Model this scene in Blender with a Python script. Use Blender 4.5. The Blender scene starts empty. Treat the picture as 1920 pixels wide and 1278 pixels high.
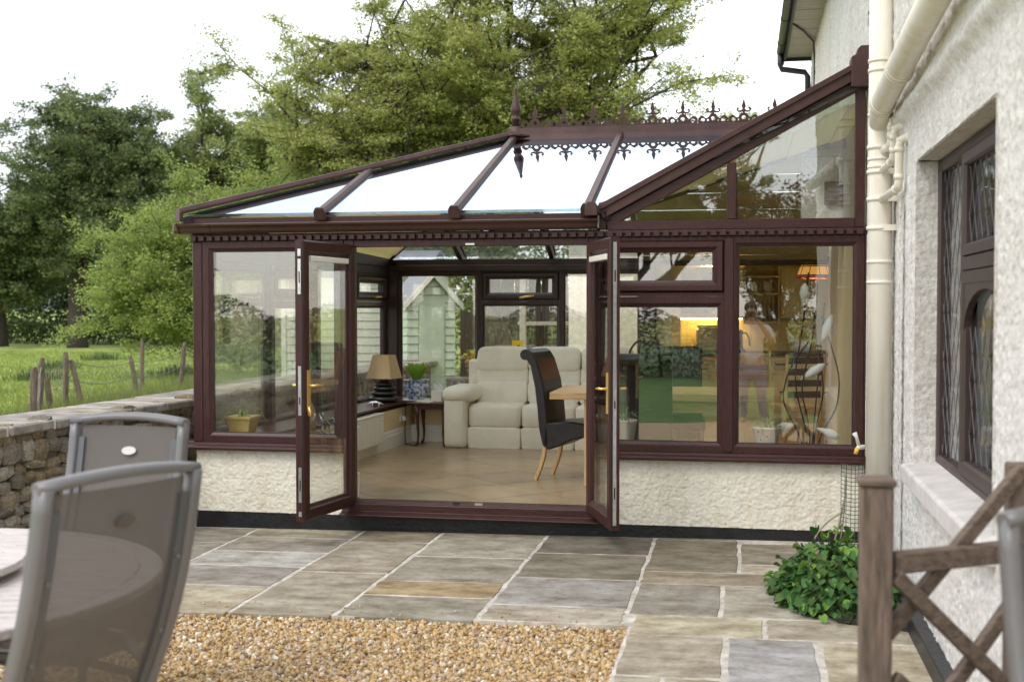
import bpy, bmesh, math, random
import numpy as np
from mathutils import Matrix, Vector

# ------------------------------------------------------------------ camera, sky, sun, exposure
SC = bpy.context.scene
COL = SC.collection
R = math.radians
cam_data = bpy.data.cameras.new('camera')
cam = bpy.data.objects.new('camera', cam_data)
COL.objects.link(cam)
cam.location = (0.0, -9.058, 1.69)
cam.rotation_euler = (R(90 - 1.597), 0.0, R(10.756))
cam_data.sensor_width = 36.0
cam_data.lens = 36.0 * 2290 / 1920
cam_data.clip_start = 0.05
cam_data.clip_end = 4000
cam_data.dof.use_dof = True
cam_data.dof.focus_distance = 9.5
cam_data.dof.aperture_fstop = 2.6
SC.camera = cam

SUN_EL, SUN_ROT = R(48), R(-150)
world = bpy.data.worlds.new('World')
SC.world = world
world.use_nodes = True
wn, wl = world.node_tree.nodes, world.node_tree.links
wn.clear()
w_out = wn.new('ShaderNodeOutputWorld')
w_bg = wn.new('ShaderNodeBackground')
w_bg2 = wn.new('ShaderNodeBackground')
w_add = wn.new('ShaderNodeAddShader')
sky = wn.new('ShaderNodeTexSky')
sky.sky_type = 'NISHITA'
sky.sun_disc = False
sky.sun_elevation = SUN_EL
sky.sun_rotation = R(210)
wl.new(sky.outputs[0], w_bg.inputs[0])
w_bg.inputs[1].default_value = 0.05
w_tc = wn.new('ShaderNodeTexCoord')
w_noise = wn.new('ShaderNodeTexNoise')
w_noise.inputs['Scale'].default_value = 1.6
w_noise.inputs['Detail'].default_value = 4
w_ramp = wn.new('ShaderNodeValToRGB')
w_ramp.color_ramp.elements[0].position = 0.3
w_ramp.color_ramp.elements[0].color = (0.60, 0.61, 0.64, 1)
w_ramp.color_ramp.elements[1].position = 0.7
w_ramp.color_ramp.elements[1].color = (1.0, 0.99, 0.97, 1)
wl.new(w_tc.outputs['Generated'], w_noise.inputs['Vector'])
wl.new(w_noise.outputs['Fac'], w_ramp.inputs[0])
wl.new(w_ramp.outputs[0], w_bg2.inputs[0])
w_bg2.inputs[1].default_value = 1.2
wl.new(w_bg.outputs[0], w_add.inputs[0])
wl.new(w_bg2.outputs[0], w_add.inputs[1])
wl.new(w_add.outputs[0], w_out.inputs[0])

sun_data = bpy.data.lights.new('sun', 'SUN')
sun_data.energy = 0.9
sun_data.angle = R(18)
sun_data.color = (1.0, 0.95, 0.87)
sun = bpy.data.objects.new('sun', sun_data)
COL.objects.link(sun)
# the sun stands behind and to the left of the camera
sun.rotation_euler = (R(90) - SUN_EL, 0, R(-32))

vs = SC.view_settings
vs.view_transform = 'Standard'
vs.look = 'None'
vs.gamma = 1.0
vs.use_curve_mapping = False
vs.exposure = 0.7
SC.cycles.max_bounces = 10
SC.cycles.diffuse_bounces = 4
SC.cycles.glossy_bounces = 5
SC.cycles.transmission_bounces = 4
SC.cycles.transparent_max_bounces = 40
SC.cycles.caustics_reflective = False
SC.cycles.caustics_refractive = False
SC.cycles.sample_clamp_indirect = 6.0

rnd = random.Random(7)
rng = np.random.default_rng(11)

# ------------------------------------------------------------------ materials
MATS = {}

def mat(name, col, rough=0.5, metal=0.0, var=0.0, vscale=6.0, stretch=(1, 1, 1), bump=0.0, bscale=60.0,
        spec=0.5, col2=None, mode=None, detail=5.0, coat=0.0, bstretch=None):
    """Principled material: base colour varied by stretched noise, relief by a second noise.
    mode 'object': multiply by the object's own colour; 'island': vary per loose piece."""
    m = bpy.data.materials.new(name)
    m.use_nodes = True
    n, l = m.node_tree.nodes, m.node_tree.links
    p = n['Principled BSDF']
    p.inputs['Roughness'].default_value = rough
    p.inputs['Metallic'].default_value = metal
    p.inputs['Specular IOR Level'].default_value = spec
    p.inputs['Coat Weight'].default_value = coat
    c = (*col, 1)
    p.inputs['Base Color'].default_value = c
    tc = mp = None
    if var or bump:
        tc = n.new('ShaderNodeTexCoord')
        mp = n.new('ShaderNodeMapping')
        mp.inputs['Scale'].default_value = stretch
        l.new(tc.outputs['Object'], mp.inputs['Vector'])
    out = None
    if var or col2:
        if not mp:
            tc = n.new('ShaderNodeTexCoord')
            mp = n.new('ShaderNodeMapping')
            mp.inputs['Scale'].default_value = stretch
            l.new(tc.outputs['Object'], mp.inputs['Vector'])
        t = n.new('ShaderNodeTexNoise')
        t.inputs['Scale'].default_value = vscale
        t.inputs['Detail'].default_value = detail
        t.inputs['Roughness'].default_value = 0.62
        l.new(mp.outputs[0], t.inputs['Vector'])
        r = n.new('ShaderNodeValToRGB')
        lo = tuple(max(0, x * (1 - var)) for x in col)
        hi = tuple(min(1, x * (1 + var)) for x in (col2 or col))
        r.color_ramp.elements[0].position = 0.32
        r.color_ramp.elements[0].color = (*lo, 1)
        r.color_ramp.elements[1].position = 0.68
        r.color_ramp.elements[1].color = (*hi, 1)
        l.new(t.outputs['Fac'], r.inputs[0])
        out = r.outputs[0]
    if mode == 'object':
        oi = n.new('ShaderNodeObjectInfo')
        mx = n.new('ShaderNodeMix')
        mx.data_type = 'RGBA'
        mx.blend_type = 'MULTIPLY'
        mx.inputs[0].default_value = 1.0
        if out:
            l.new(out, mx.inputs[6])
        else:
            mx.inputs[6].default_value = c
        l.new(oi.outputs['Color'], mx.inputs[7])
        out = mx.outputs[2]
    if mode == 'island':
        g = n.new('ShaderNodeNewGeometry')
        hs = n.new('ShaderNodeHueSaturation')
        mr = n.new('ShaderNodeMapRange')
        mr.inputs[3].default_value = 0.55
        mr.inputs[4].default_value = 1.5
        l.new(g.outputs['Random Per Island'], mr.inputs[0])
        l.new(mr.outputs[0], hs.inputs['Value'])
        ml = n.new('ShaderNodeMath')
        ml.operation = 'MULTIPLY_ADD'
        ml.inputs[1].default_value = 7.31
        ml.inputs[2].default_value = 0.0
        fr = n.new('ShaderNodeMath')
        fr.operation = 'FRACT'
        l.new(g.outputs['Random Per Island'], ml.inputs[0])
        l.new(ml.outputs[0], fr.inputs[0])
        mh = n.new('ShaderNodeMapRange')
        mh.inputs[3].default_value = 0.475
        mh.inputs[4].default_value = 0.525
        l.new(fr.outputs[0], mh.inputs[0])
        l.new(mh.outputs[0], hs.inputs['Hue'])
        if out:
            l.new(out, hs.inputs['Color'])
        else:
            hs.inputs['Color'].default_value = c
        out = hs.outputs[0]
    if out:
        l.new(out, p.inputs['Base Color'])
    if bump:
        t2 = n.new('ShaderNodeTexNoise')
        t2.inputs['Scale'].default_value = bscale
        t2.inputs['Detail'].default_value = 6
        if bstretch:
            mp2 = n.new('ShaderNodeMapping')
            mp2.inputs['Scale'].default_value = bstretch
            l.new(tc.outputs['Object'], mp2.inputs['Vector'])
            l.new(mp2.outputs[0], t2.inputs['Vector'])
        else:
            l.new(mp.outputs[0], t2.inputs['Vector'])
        b = n.new('ShaderNodeBump')
        b.inputs['Strength'].default_value = bump
        b.inputs['Distance'].default_value = 0.01
        l.new(t2.outputs['Fac'], b.inputs['Height'])
        l.new(b.outputs[0], p.inputs['Normal'])
    MATS[name] = m
    return m

def glass_mat(name, tint=(0.9, 0.93, 0.91), ior=1.7, gcol=(1, 1, 1), wave=0.0, base=None, wscale=2.2):
    """Window glass: Fresnel mix of clear transmission and mirror reflection, slightly wavy."""
    m = bpy.data.materials.new(name)
    m.use_nodes = True
    n, l = m.node_tree.nodes, m.node_tree.links
    n.clear()
    o = n.new('ShaderNodeOutputMaterial')
    mx = n.new('ShaderNodeMixShader')
    tr = n.new('ShaderNodeBsdfTransparent')
    tr.inputs[0].default_value = (*tint, 1)
    gl = n.new('ShaderNodeBsdfGlossy')
    gl.inputs['Color'].default_value = (*gcol, 1)
    gl.inputs['Roughness'].default_value = 0.0
    fr = n.new('ShaderNodeFresnel')
    # the pane is clear right through, so both of its faces reflect like an outer face
    geo = n.new('ShaderNodeNewGeometry')
    io = n.new('ShaderNodeMix')
    io.data_type = 'FLOAT'
    io.inputs[2].default_value = ior
    io.inputs[3].default_value = 1 / ior
    l.new(geo.outputs['Backfacing'], io.inputs[0])
    l.new(io.outputs[0], fr.inputs['IOR'])
    fac = fr.outputs[0]
    if base:
        mr = n.new('ShaderNodeMapRange')
        r0 = ((ior - 1) / (ior + 1)) ** 2
        mr.inputs[1].default_value = r0
        mr.inputs[2].default_value = 0.35
        mr.inputs[3].default_value, mr.inputs[4].default_value = base
        l.new(fr.outputs[0], mr.inputs[0])
        fac = mr.outputs[0]
    if wave:
        tc = n.new('ShaderNodeTexCoord')
        t = n.new('ShaderNodeTexNoise')
        t.inputs['Scale'].default_value = wscale
        t.inputs['Detail'].default_value = 1.0
        l.new(tc.outputs['Object'], t.inputs['Vector'])
        b = n.new('ShaderNodeBump')
        b.inputs['Strength'].default_value = wave
        b.inputs['Distance'].default_value = 0.05
        l.new(t.outputs['Fac'], b.inputs['Height'])
        l.new(b.outputs[0], gl.inputs['Normal'])
    l.new(fac, mx.inputs[0])
    l.new(tr.outputs[0], mx.inputs[1])
    l.new(gl.outputs[0], mx.inputs[2])
    l.new(mx.outputs[0], o.inputs[0])
    MATS[name] = m
    return m

def leaf_mat(name, col, var=0.5, trans=0.35):
    m = bpy.data.materials.new(name)
    m.use_nodes = True
    n, l = m.node_tree.nodes, m.node_tree.links
    n.clear()
    o = n.new('ShaderNodeOutputMaterial')
    g = n.new('ShaderNodeNewGeometry')
    hs = n.new('ShaderNodeHueSaturation')
    hs.inputs['Color'].default_value = (*col, 1)
    mr = n.new('ShaderNodeMapRange')
    mr.inputs[3].default_value = 1 - var
    mr.inputs[4].default_value = 1 + var
    l.new(g.outputs['Random Per Island'], mr.inputs[0])
    ml = n.new('ShaderNodeMath')
    ml.operation = 'MULTIPLY'
    ml.inputs[1].default_value = 13.7
    fr = n.new('ShaderNodeMath')
    fr.operation = 'FRACT'
    l.new(g.outputs['Random Per Island'], ml.inputs[0])
    l.new(ml.outputs[0], fr.inputs[0])
    mh = n.new('ShaderNodeMapRange')
    mh.inputs[3].default_value = 0.468
    mh.inputs[4].default_value = 0.522
    l.new(fr.outputs[0], mh.inputs[0])
    l.new(mh.outputs[0], hs.inputs['Hue'])
    l.new(mr.outputs[0], hs.inputs['Value'])
    p = n.new('ShaderNodeBsdfPrincipled')
    p.inputs['Roughness'].default_value = 0.55
    p.inputs['Specular IOR Level'].default_value = 0.25
    l.new(hs.outputs[0], p.inputs['Base Color'])
    t = n.new('ShaderNodeBsdfTranslucent')
    l.new(hs.outputs[0], t.inputs[0])
    mx = n.new('ShaderNodeMixShader')
    mx.inputs[0].default_value = trans
    l.new(p.outputs[0], mx.inputs[1])
    l.new(t.outputs[0], mx.inputs[2])
    l.new(mx.outputs[0], o.inputs[0])
    MATS[name] = m
    return m

def emit_mat(name, col, strength):
    m = bpy.data.materials.new(name)
    m.use_nodes = True
    p = m.node_tree.nodes['Principled BSDF']
    p.inputs['Base Color'].default_value = (*col, 1)
    p.inputs['Emission Color'].default_value = (*col, 1)
    p.inputs['Emission Strength'].default_value = strength
    MATS[name] = m
    return m

def stain(m, scale, lo, hi, dark, stretch=(1, 1, 1), detail=8):
    """darken the base colour in patches of dirt, lichen or wear"""
    n, l = m.node_tree.nodes, m.node_tree.links
    p = n['Principled BSDF']
    src = p.inputs['Base Color'].links[0].from_socket
    tc = n.new('ShaderNodeTexCoord')
    mp = n.new('ShaderNodeMapping')
    mp.inputs['Scale'].default_value = stretch
    mp.inputs['Location'].default_value = (3.1, 1.7, 5.3)
    t = n.new('ShaderNodeTexNoise')
    t.inputs['Scale'].default_value = scale
    t.inputs['Detail'].default_value = detail
    t.inputs['Roughness'].default_value = .7
    r = n.new('ShaderNodeValToRGB')
    r.color_ramp.elements[0].position = lo
    r.color_ramp.elements[0].color = (*dark, 1)
    r.color_ramp.elements[1].position = hi
    r.color_ramp.elements[1].color = (1, 1, 1, 1)
    mx = n.new('ShaderNodeMix')
    mx.data_type = 'RGBA'
    mx.blend_type = 'MULTIPLY'
    mx.inputs[0].default_value = 1
    l.new(tc.outputs['Object'], mp.inputs[0])
    l.new(mp.outputs[0], t.inputs['Vector'])
    l.new(t.outputs['Fac'], r.inputs[0])
    l.new(src, mx.inputs[6])
    l.new(r.outputs[0], mx.inputs[7])
    l.new(mx.outputs[2], p.inputs['Base Color'])

upvc = mat('rosewood_upvc', (0.047, 0.0175, 0.0155), 0.42, spec=0.32, var=0.35, vscale=9, stretch=(14, 14, 0.9), bump=0.04, bscale=20)
upvc_h = mat('rosewood_upvc_across', (0.047, 0.0175, 0.0155), 0.42, spec=0.32, var=0.35, vscale=9, stretch=(0.9, 14, 14), bump=0.04, bscale=20)
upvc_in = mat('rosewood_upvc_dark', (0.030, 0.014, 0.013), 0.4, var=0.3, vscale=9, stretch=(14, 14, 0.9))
alu_brown = mat('brown_capping', (0.062, 0.029, 0.025), 0.45, spec=0.3, var=0.3, vscale=5, detail=8)
gutter_brown = mat('brown_gutter_plastic', (0.058, 0.024, 0.018), 0.33, var=0.15, vscale=5)
rubber = mat('black_gasket', (0.012, 0.012, 0.012), 0.5)
bitumen = mat('black_bitumen_paint', (0.010, 0.010, 0.012), 0.42, var=0.5, vscale=9, bump=0.5, bscale=35)
glass = glass_mat('window_glass', (0.975, 0.985, 0.965), 2.05, wave=0.03, wscale=1.7)
glass_old = glass_mat('leaded_window_glass', (0.85, 0.88, 0.88), 1.75, wave=0.05, wscale=5)
roof_glass = glass_mat('blue_tinted_roof_glass', (0.93, 0.955, 0.935), 1.7, (0.68, 0.79, 0.91), base=(0.10, 0.92))
cream_rough = mat('cream_roughcast', (0.80, 0.765, 0.66), 0.9, var=0.09, vscale=34, bump=0.5, bscale=130, detail=8)
white_rough = mat('white_roughcast', (0.72, 0.70, 0.67), 0.9, var=0.17, vscale=30, bump=0.6, bscale=150, detail=9)
cream_plaster = mat('cream_plaster', (0.76, 0.60, 0.34), 0.7, var=0.05, vscale=3)
beige_plaster = mat('beige_plaster', (0.62, 0.52, 0.33), 0.7, var=0.05, vscale=3)
stain(cream_rough, 1.6, .30, .50, (.93, .91, .86))
stain(white_rough, 1.3, .32, .52, (.90, .875, .84))
stain(white_rough, 2.2, .34, .52, (.88, .86, .82), (4, 4, .35))
stain(cream_rough, 2.0, .34, .52, (.93, .90, .84), (4, 4, .35))
stain(white_rough, 85, .30, .47, (.72, .69, .65))
white_gloss = mat('white_gloss_paint', (0.78, 0.75, 0.66), 0.32, var=0.03)
ceiling_paint = mat('ceiling_paint', (0.72, 0.64, 0.48), 0.8)

brass = mat('polished_brass', (0.85, 0.60, 0.18), 0.34, 0.65)
steel = mat('zinc_plate', (0.62, 0.62, 0.62), 0.3, 0.9, var=0.15, vscale=30)
dark_metal = mat('black_metal', (0.02, 0.02, 0.02), 0.4, 0.6)
slab_stone = mat('sandstone_slab', (0.66, 0.58, 0.475), 0.88, var=0.34, vscale=3.4, stretch=(1.0, 1.7, 1), col2=(1.0, 0.92, 0.79), mode='object', bump=0.55, bscale=13, detail=12)
stain(slab_stone, 14, .32, .52, (.68, .66, .63))
stain(slab_stone, 70, .30, .52, (.78, .76, .74))
mortar = mat('pale_mortar', (0.57, 0.53, 0.47), 0.95, var=0.26, vscale=14, bump=0.4, bscale=60)
wall_stone = mat('rubble_stone', (0.62, 0.58, 0.5), 0.9, var=0.42, vscale=9, col2=(1, 1, 1), mode='object', bump=0.8, bscale=28, detail=8)
wall_core = mat('dark_wall_mortar', (0.16, 0.13, 0.095), 0.95, var=0.4, vscale=18, bump=0.8, bscale=30)
coping_mat = mat('lichen_coping', (0.62, 0.6, 0.56), 0.9, var=0.35, vscale=7, col2=(1, 1, 1), mode='object', bump=0.5, bscale=30)
soil = mat('dark_soil', (0.035, 0.026, 0.02), 0.95, var=0.5, vscale=20, bump=0.8, bscale=40)
oak = mat('pale_oak', (0.56, 0.36, 0.17), 0.45, var=0.22, vscale=6, stretch=(12, 12, 0.8))
oak_h = mat('pale_oak_across', (0.56, 0.36, 0.17), 0.45, var=0.22, vscale=6, stretch=(0.8, 12, 12))
mahog = mat('dark_mahogany', (0.055, 0.014, 0.010), 0.3, var=0.3, vscale=8, stretch=(8, 8, 1))
leather_black = mat('black_leather', (0.016, 0.013, 0.013), 0.36, var=0.3, vscale=12, bump=0.12, bscale=120)
leather_cream = mat('cream_leather', (0.80, 0.745, 0.615), 0.48, var=0.06, vscale=5, bump=0.55, bscale=7, bstretch=(1, 1, 1.6))
tile_mat = mat('tan_floor_tile', (0.37, 0.275, 0.17), 0.28, var=0.16, vscale=4, stretch=(1, 1, 1), mode='object', detail=7)
grout = mat('floor_grout', (0.50, 0.42, 0.31), 0.8)
pipe_cream = mat('cream_pipe_plastic', (0.80, 0.755, 0.665), 0.42, var=0.05, vscale=3)
black_plastic = mat('black_plastic', (0.014, 0.014, 0.016), 0.38)
pale_green = mat('pale_green_paint', (0.47, 0.53, 0.42), 0.65, var=0.08, vscale=5)
felt = mat('grey_roof_felt', (0.28, 0.28, 0.30), 0.9, var=0.2, vscale=30)
weathered = mat('weathered_grey_timber', (0.140, 0.102, 0.078), 0.85, var=0.45, vscale=7, stretch=(9, 9, 1.1), bump=0.5, bscale=20)
weathered_h = mat('weathered_grey_timber_across', (0.140, 0.102, 0.078), 0.85, var=0.45, vscale=7, stretch=(1.1, 9, 9), bump=0.5, bscale=20)
fence_wood = mat('brown_fence_timber', (0.13, 0.10, 0.075), 0.9, var=0.4, vscale=6, stretch=(9, 9, 1))
teak = mat('silvered_teak', (0.50, 0.45, 0.42), 0.7, var=0.22, vscale=5, stretch=(1, 12, 12), bump=0.15, bscale=18)
chair_frame = mat('grey_painted_aluminium', (0.155, 0.15, 0.15), 0.38, 0.1, var=0.05)
chair_inner = mat('dark_grey_aluminium', (0.10, 0.10, 0.105), 0.4, 0.1)
pleat_dim = leaf_mat('shade_toned_blind', (0.42, 0.38, 0.22), 0.04, 0.3)  # darkened copy of the cream blind, shade put into its colour behind the gable
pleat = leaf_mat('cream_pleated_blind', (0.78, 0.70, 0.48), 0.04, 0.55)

stain(pipe_cream, 2.0, .36, .56, (.90, .87, .80), (5, 5, .4))
stain(tile_mat, 2.4, .36, .60, (.84, .80, .74), (1, 1, 1))
stain(mortar, 5, .36, .56, (.72, .70, .66))
# ------------------------------------------------------------------ scene-tree helpers
ROOTM = {}

def tag(o, label=None, cat=None, group=None, kind=None):
    if label:
        o['label'] = label
    if cat:
        o['category'] = cat
    if group:
        o['group'] = group
    if kind:
        o['kind'] = kind
    return o

def thing(name, label, cat, loc=(0, 0, 0), rotz=0.0, group=None):
    o = bpy.data.objects.new(name, None)
    COL.objects.link(o)
    o.empty_display_size = 0.2
    o.location = loc
    o.rotation_euler = (0, 0, rotz)
    ROOTM[o.name] = Matrix.Translation(loc) @ Matrix.Rotation(rotz, 4, 'Z')
    return tag(o, label, cat, group)

def root_inv(parent):
    p = parent
    while p.parent:
        p = p.parent
    m = ROOTM.get(p.name)
    return m.inverted() if m else Matrix.Identity(4)

def mesh_from_arrays(name, V, F, smooth=False):
    """V (n,3) array; F list of index lists or (m,k) array."""
    me = bpy.data.meshes.new(name)
    V = np.asarray(V, dtype=np.float32)
    if isinstance(F, np.ndarray):
        m, k = F.shape
        me.vertices.add(len(V))
        me.vertices.foreach_set('co', V.ravel())
        me.loops.add(m * k)
        me.loops.foreach_set('vertex_index', F.astype(np.int32).ravel())
        me.polygons.add(m)
        me.polygons.foreach_set('loop_start', np.arange(0, m * k, k, dtype=np.int32))
        me.polygons.foreach_set('loop_total', np.full(m, k, dtype=np.int32))
        me.update(calc_edges=True)
    else:
        me.from_pydata([tuple(v) for v in V], [], F)
        me.update()
    me.polygons.foreach_set('use_smooth', [smooth] * len(me.polygons))
    return me

def link(name, me, parent=None, material=None, kind=None, color=None):
    o = bpy.data.objects.new(name, me)
    COL.objects.link(o)
    if material and not me.materials:
        me.materials.append(material)
    if parent:
        o.parent = parent
    if kind:
        o['kind'] = kind
    if color:
        o.color = (*color, 1)
    return o

class MB:
    """Collects simple solids in world (or given) space, then links them as one mesh object."""
    def __init__(s, T=None):
        s.v, s.f, s.sm = [], [], []
        s.T = T
    def add(s, verts, faces, smooth=False):
        b = len(s.v)
        if s.T is not None:
            verts = [s.T @ Vector(p) for p in verts]
        s.v += [tuple(p) for p in verts]
        s.f += [[i + b for i in f] for f in faces]
        s.sm += [smooth] * len(faces)
        return s
    def box(s, x0, x1, y0, y1, z0, z1):
        x0, x1 = min(x0, x1), max(x0, x1)
        y0, y1 = min(y0, y1), max(y0, y1)
        z0, z1 = min(z0, z1), max(z0, z1)
        v = [(x0, y0, z0), (x1, y0, z0), (x1, y1, z0), (x0, y1, z0), (x0, y0, z1), (x1, y0, z1), (x1, y1, z1), (x0, y1, z1)]
        return s.add(v, [[0, 3, 2, 1], [4, 5, 6, 7], [0, 1, 5, 4], [1, 2, 6, 5], [2, 3, 7, 6], [3, 0, 4, 7]])
    def beam(s, p0, p1, w, h, up=(0, 0, 1), off=0.0):
        """bar from p0 to p1, w across, h along 'up' from off to off+h."""
        p0, p1, up = Vector(p0), Vector(p1), Vector(up)
        d = (p1 - p0).normalized()
        side = d.cross(up).normalized()
        u = side.cross(d).normalized()
        v = []
        for p in (p0, p1):
            for a, b in ((-1, 0), (1, 0), (1, 1), (-1, 1)):
                v.append(p + side * (a * w / 2) + u * (off + b * h))
        return s.add(v, [[0, 1, 2, 3], [7, 6, 5, 4], [0, 4, 5, 1], [1, 5, 6, 2], [2, 6, 7, 3], [3, 7, 4, 0]])
    def profile_beam(s, p0, p1, prof, up=(0, 0, 1)):
        """sweep closed profile [(side, up)] from p0 to p1."""
        p0, p1, up = Vector(p0), Vector(p1), Vector(up)
        d = (p1 - p0).normalized()
        side = d.cross(up).normalized()
        u = side.cross(d).normalized()
        n = len(prof)
        v = [p + side * a + u * b for p in (p0, p1) for a, b in prof]
        f = [[i, i + n, (i + 1) % n + n, (i + 1) % n] for i in range(n)]
        f += [list(range(n)), list(range(2 * n - 1, n - 1, -1))]
        return s.add(v, f)
    def prism(s, poly, ax):
        """polygon (list of 3D points) extruded by vector ax."""
        n = len(poly)
        ax = Vector(ax)
        v = [Vector(p) for p in poly] + [Vector(p) + ax for p in poly]
        f = [list(range(n - 1, -1, -1)), list(range(n, 2 * n))]
        f += [[i, (i + 1) % n, (i + 1) % n + n, i + n] for i in range(n)]
        return s.add(v, f)
    def tube(s, pts, r, n=8, cap=True):
        pts = [Vector(p) for p in pts]
        m = len(pts)
        rs = r if isinstance(r, (list, tuple)) else [r] * m
        v = []
        prev = None
        for i, p in enumerate(pts):
            d = (pts[min(i + 1, m - 1)] - pts[max(i - 1, 0)])
            d = d.normalized() if d.length > 1e-9 else Vector((0, 0, 1))
            if prev is None:
                a = Vector((0, 0, 1)) if abs(d.z) < 0.9 else Vector((1, 0, 0))
                x = d.cross(a).normalized()
            else:
                x = (prev - d * prev.dot(d))
                x = x.normalized() if x.length > 1e-6 else d.orthogonal().normalized()
            prev = x
            y = d.cross(x)
            for k in range(n):
                t = 2 * math.pi * k / n
                v.append(p + (x * math.cos(t) + y * math.sin(t)) * rs[i])
        f = []
        for i in range(m - 1):
            for k in range(n):
                f.append([i * n + k, i * n + (k + 1) % n, (i + 1) * n + (k + 1) % n, (i + 1) * n + k])
        s.add(v, f, True)
        if cap:
            b = len(s.v) - len(v)
            s.f += [[b + k for k in range(n - 1, -1, -1)], [b + (m - 1) * n + k for k in range(n)]]
            s.sm += [False, False]
        return s
    def sweep(s, pts, prof, up):
        """closed profile [(side, up)] swept along a path with mitred joints."""
        pts = [Vector(p) for p in pts]
        up = Vector(up)
        n, m = len(prof), len(pts)
        v = []
        for i, p in enumerate(pts):
            d = (pts[min(i + 1, m - 1)] - pts[max(i - 1, 0)]).normalized()
            side = d.cross(up).normalized()
            u = side.cross(d).normalized()
            v += [p + side * a + u * b for a, b in prof]
        f = [[i * n + k, i * n + (k + 1) % n, (i + 1) * n + (k + 1) % n, (i + 1) * n + k] for i in range(m - 1) for k in range(n)]
        s.add(v, f, True)
        s.f += [[len(s.v) - m * n + k for k in range(n - 1, -1, -1)], [len(s.v) - n + k for k in range(n)]]
        s.sm += [False, False]
        return s
    def lathe(s, c, prof, n=24):
        """prof [(r, z)] from bottom to top about the vertical through c."""
        v, f = [], []
        for r_, z in prof:
            for k in range(n):
                t = 2 * math.pi * k / n
                v.append((c[0] + r_ * math.cos(t), c[1] + r_ * math.sin(t), c[2] + z))
        for i in range(len(prof) - 1):
            for k in range(n):
                f.append([i * n + k, i * n + (k + 1) % n, (i + 1) * n + (k + 1) % n, (i + 1) * n + k])
        m = len(prof)
        s.add(v, f, True)
        b = len(s.v) - len(v)
        s.f += [[b + k for k in range(n - 1, -1, -1)], [b + (m - 1) * n + k for k in range(n)]]
        s.sm += [False, False]
        return s
    def cushion(s, c, d, e1=0.35, e2=0.35, nu=20, nv=12, rot=None, wob=0.0):
        """superellipsoid of full size d about c."""
        def pw(x, e):
            return math.copysign(abs(x) ** e, x)
        v, f = [], []
        ph = rnd.random() * 10
        for j in range(nv + 1):
            a = -math.pi / 2 + math.pi * j / nv
            for i in range(nu):
                b = -math.pi + 2 * math.pi * i / nu
                p = Vector((d[0] / 2 * pw(math.cos(a), e1) * pw(math.cos(b), e2),
                            d[1] / 2 * pw(math.cos(a), e1) * pw(math.sin(b), e2),
                            d[2] / 2 * pw(math.sin(a), e1)))
                if wob:
                    k = 1 + wob * math.sin(9 * p.x + ph) * math.sin(11 * p.z + ph * 2) * math.cos(7 * p.y)
                    p = p * k
                if rot is not None:
                    p = rot @ p
                v.append(p + Vector(c))
        for j in range(nv):
            for i in range(nu):
                f.append([j * nu + i, j * nu + (i + 1) % nu, (j + 1) * nu + (i + 1) % nu, (j + 1) * nu + i])
        return s.add(v, f, True)
    def frame(s, u0, u1, z0, z1, prof, to):
        """mitred frame; prof [(inset, n)] closed; to(u, n, z) -> point."""
        k = len(prof)
        v = []
        for (cu, cz, su, sz) in ((u0, z0, 1, 1), (u1, z0, -1, 1), (u1, z1, -1, -1), (u0, z1, 1, -1)):
            for a, nn in prof:
                v.append(to(cu + su * a, nn, cz + sz * a))
        f = []
        for c in range(4):
            d = (c + 1) % 4
            for i in range(k):
                j = (i + 1) % k
                f.append([c * k + i, d * k + i, d * k + j, c * k + j])
        return s.add(v, f)
    def build(s, name, material, parent=None, bevel=0.0, kind=None, color=None, smooth=None, fixn=True):
        me = bpy.data.meshes.new(name)
        V = s.v
        if parent is not None:
            inv = root_inv(parent)
            V = [tuple(inv @ Vector(p)) for p in V]
        me.from_pydata(V, [], s.f)
        me.update()
        if smooth is not None:
            sm = [smooth] * len(s.f)
        else:
            sm = s.sm
        me.polygons.foreach_set('use_smooth', sm)
        if fixn or bevel:
            bm = bmesh.new()
            bm.from_mesh(me)
            if fixn:
                bmesh.ops.recalc_face_normals(bm, faces=bm.faces)
            if bevel:
                ed = [e for e in bm.edges if len(e.link_faces) == 2 and e.calc_face_angle(0) > 0.6]
                bmesh.ops.bevel(bm, geom=ed, offset=bevel, segments=1, affect='EDGES', profile=0.5)
            bm.to_mesh(me)
            bm.free()
        me.materials.append(material)
        return link(name, me, parent, None, kind, color)

def dup(o, parent=None, **kw):
    c = o.copy()
    COL.objects.link(c)
    if parent is not None:
        c.parent = parent
    for ch in list(o.children):
        dup(ch, c)
    return c

def shape2d(name, loops, thick, material, bevel=0.0):
    """solid plate with holes from closed 2D loops in XZ, centred on y = 0."""
    cu = bpy.data.curves.new(name + '_outline', 'CURVE')
    cu.dimensions = '2D'
    cu.fill_mode = 'BOTH'
    cu.extrude = thick / 2
    cu.bevel_depth = bevel
    cu.bevel_resolution = 0
    for lp in loops:
        sp = cu.splines.new('POLY')
        sp.points.add(len(lp) - 1)
        for q, (a, b) in zip(sp.points, lp):
            q.co = (a, b, 0, 1)
        sp.use_cyclic_u = True
    tmp = bpy.data.objects.new('outline', cu)
    COL.objects.link(tmp)
    dg = bpy.context.evaluated_depsgraph_get()
    me = bpy.data.meshes.new_from_object(tmp.evaluated_get(dg))
    bpy.data.objects.remove(tmp)
    bpy.data.curves.remove(cu)
    me.transform(Matrix.Rotation(math.pi / 2, 4, 'X'))
    me.materials.clear()
    me.materials.append(material)
    me.name = name
    return me

# ---- value noise and cellular bumps for rendered walls
_LAT = rng.random((64, 64, 64)).astype(np.float32)

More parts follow.
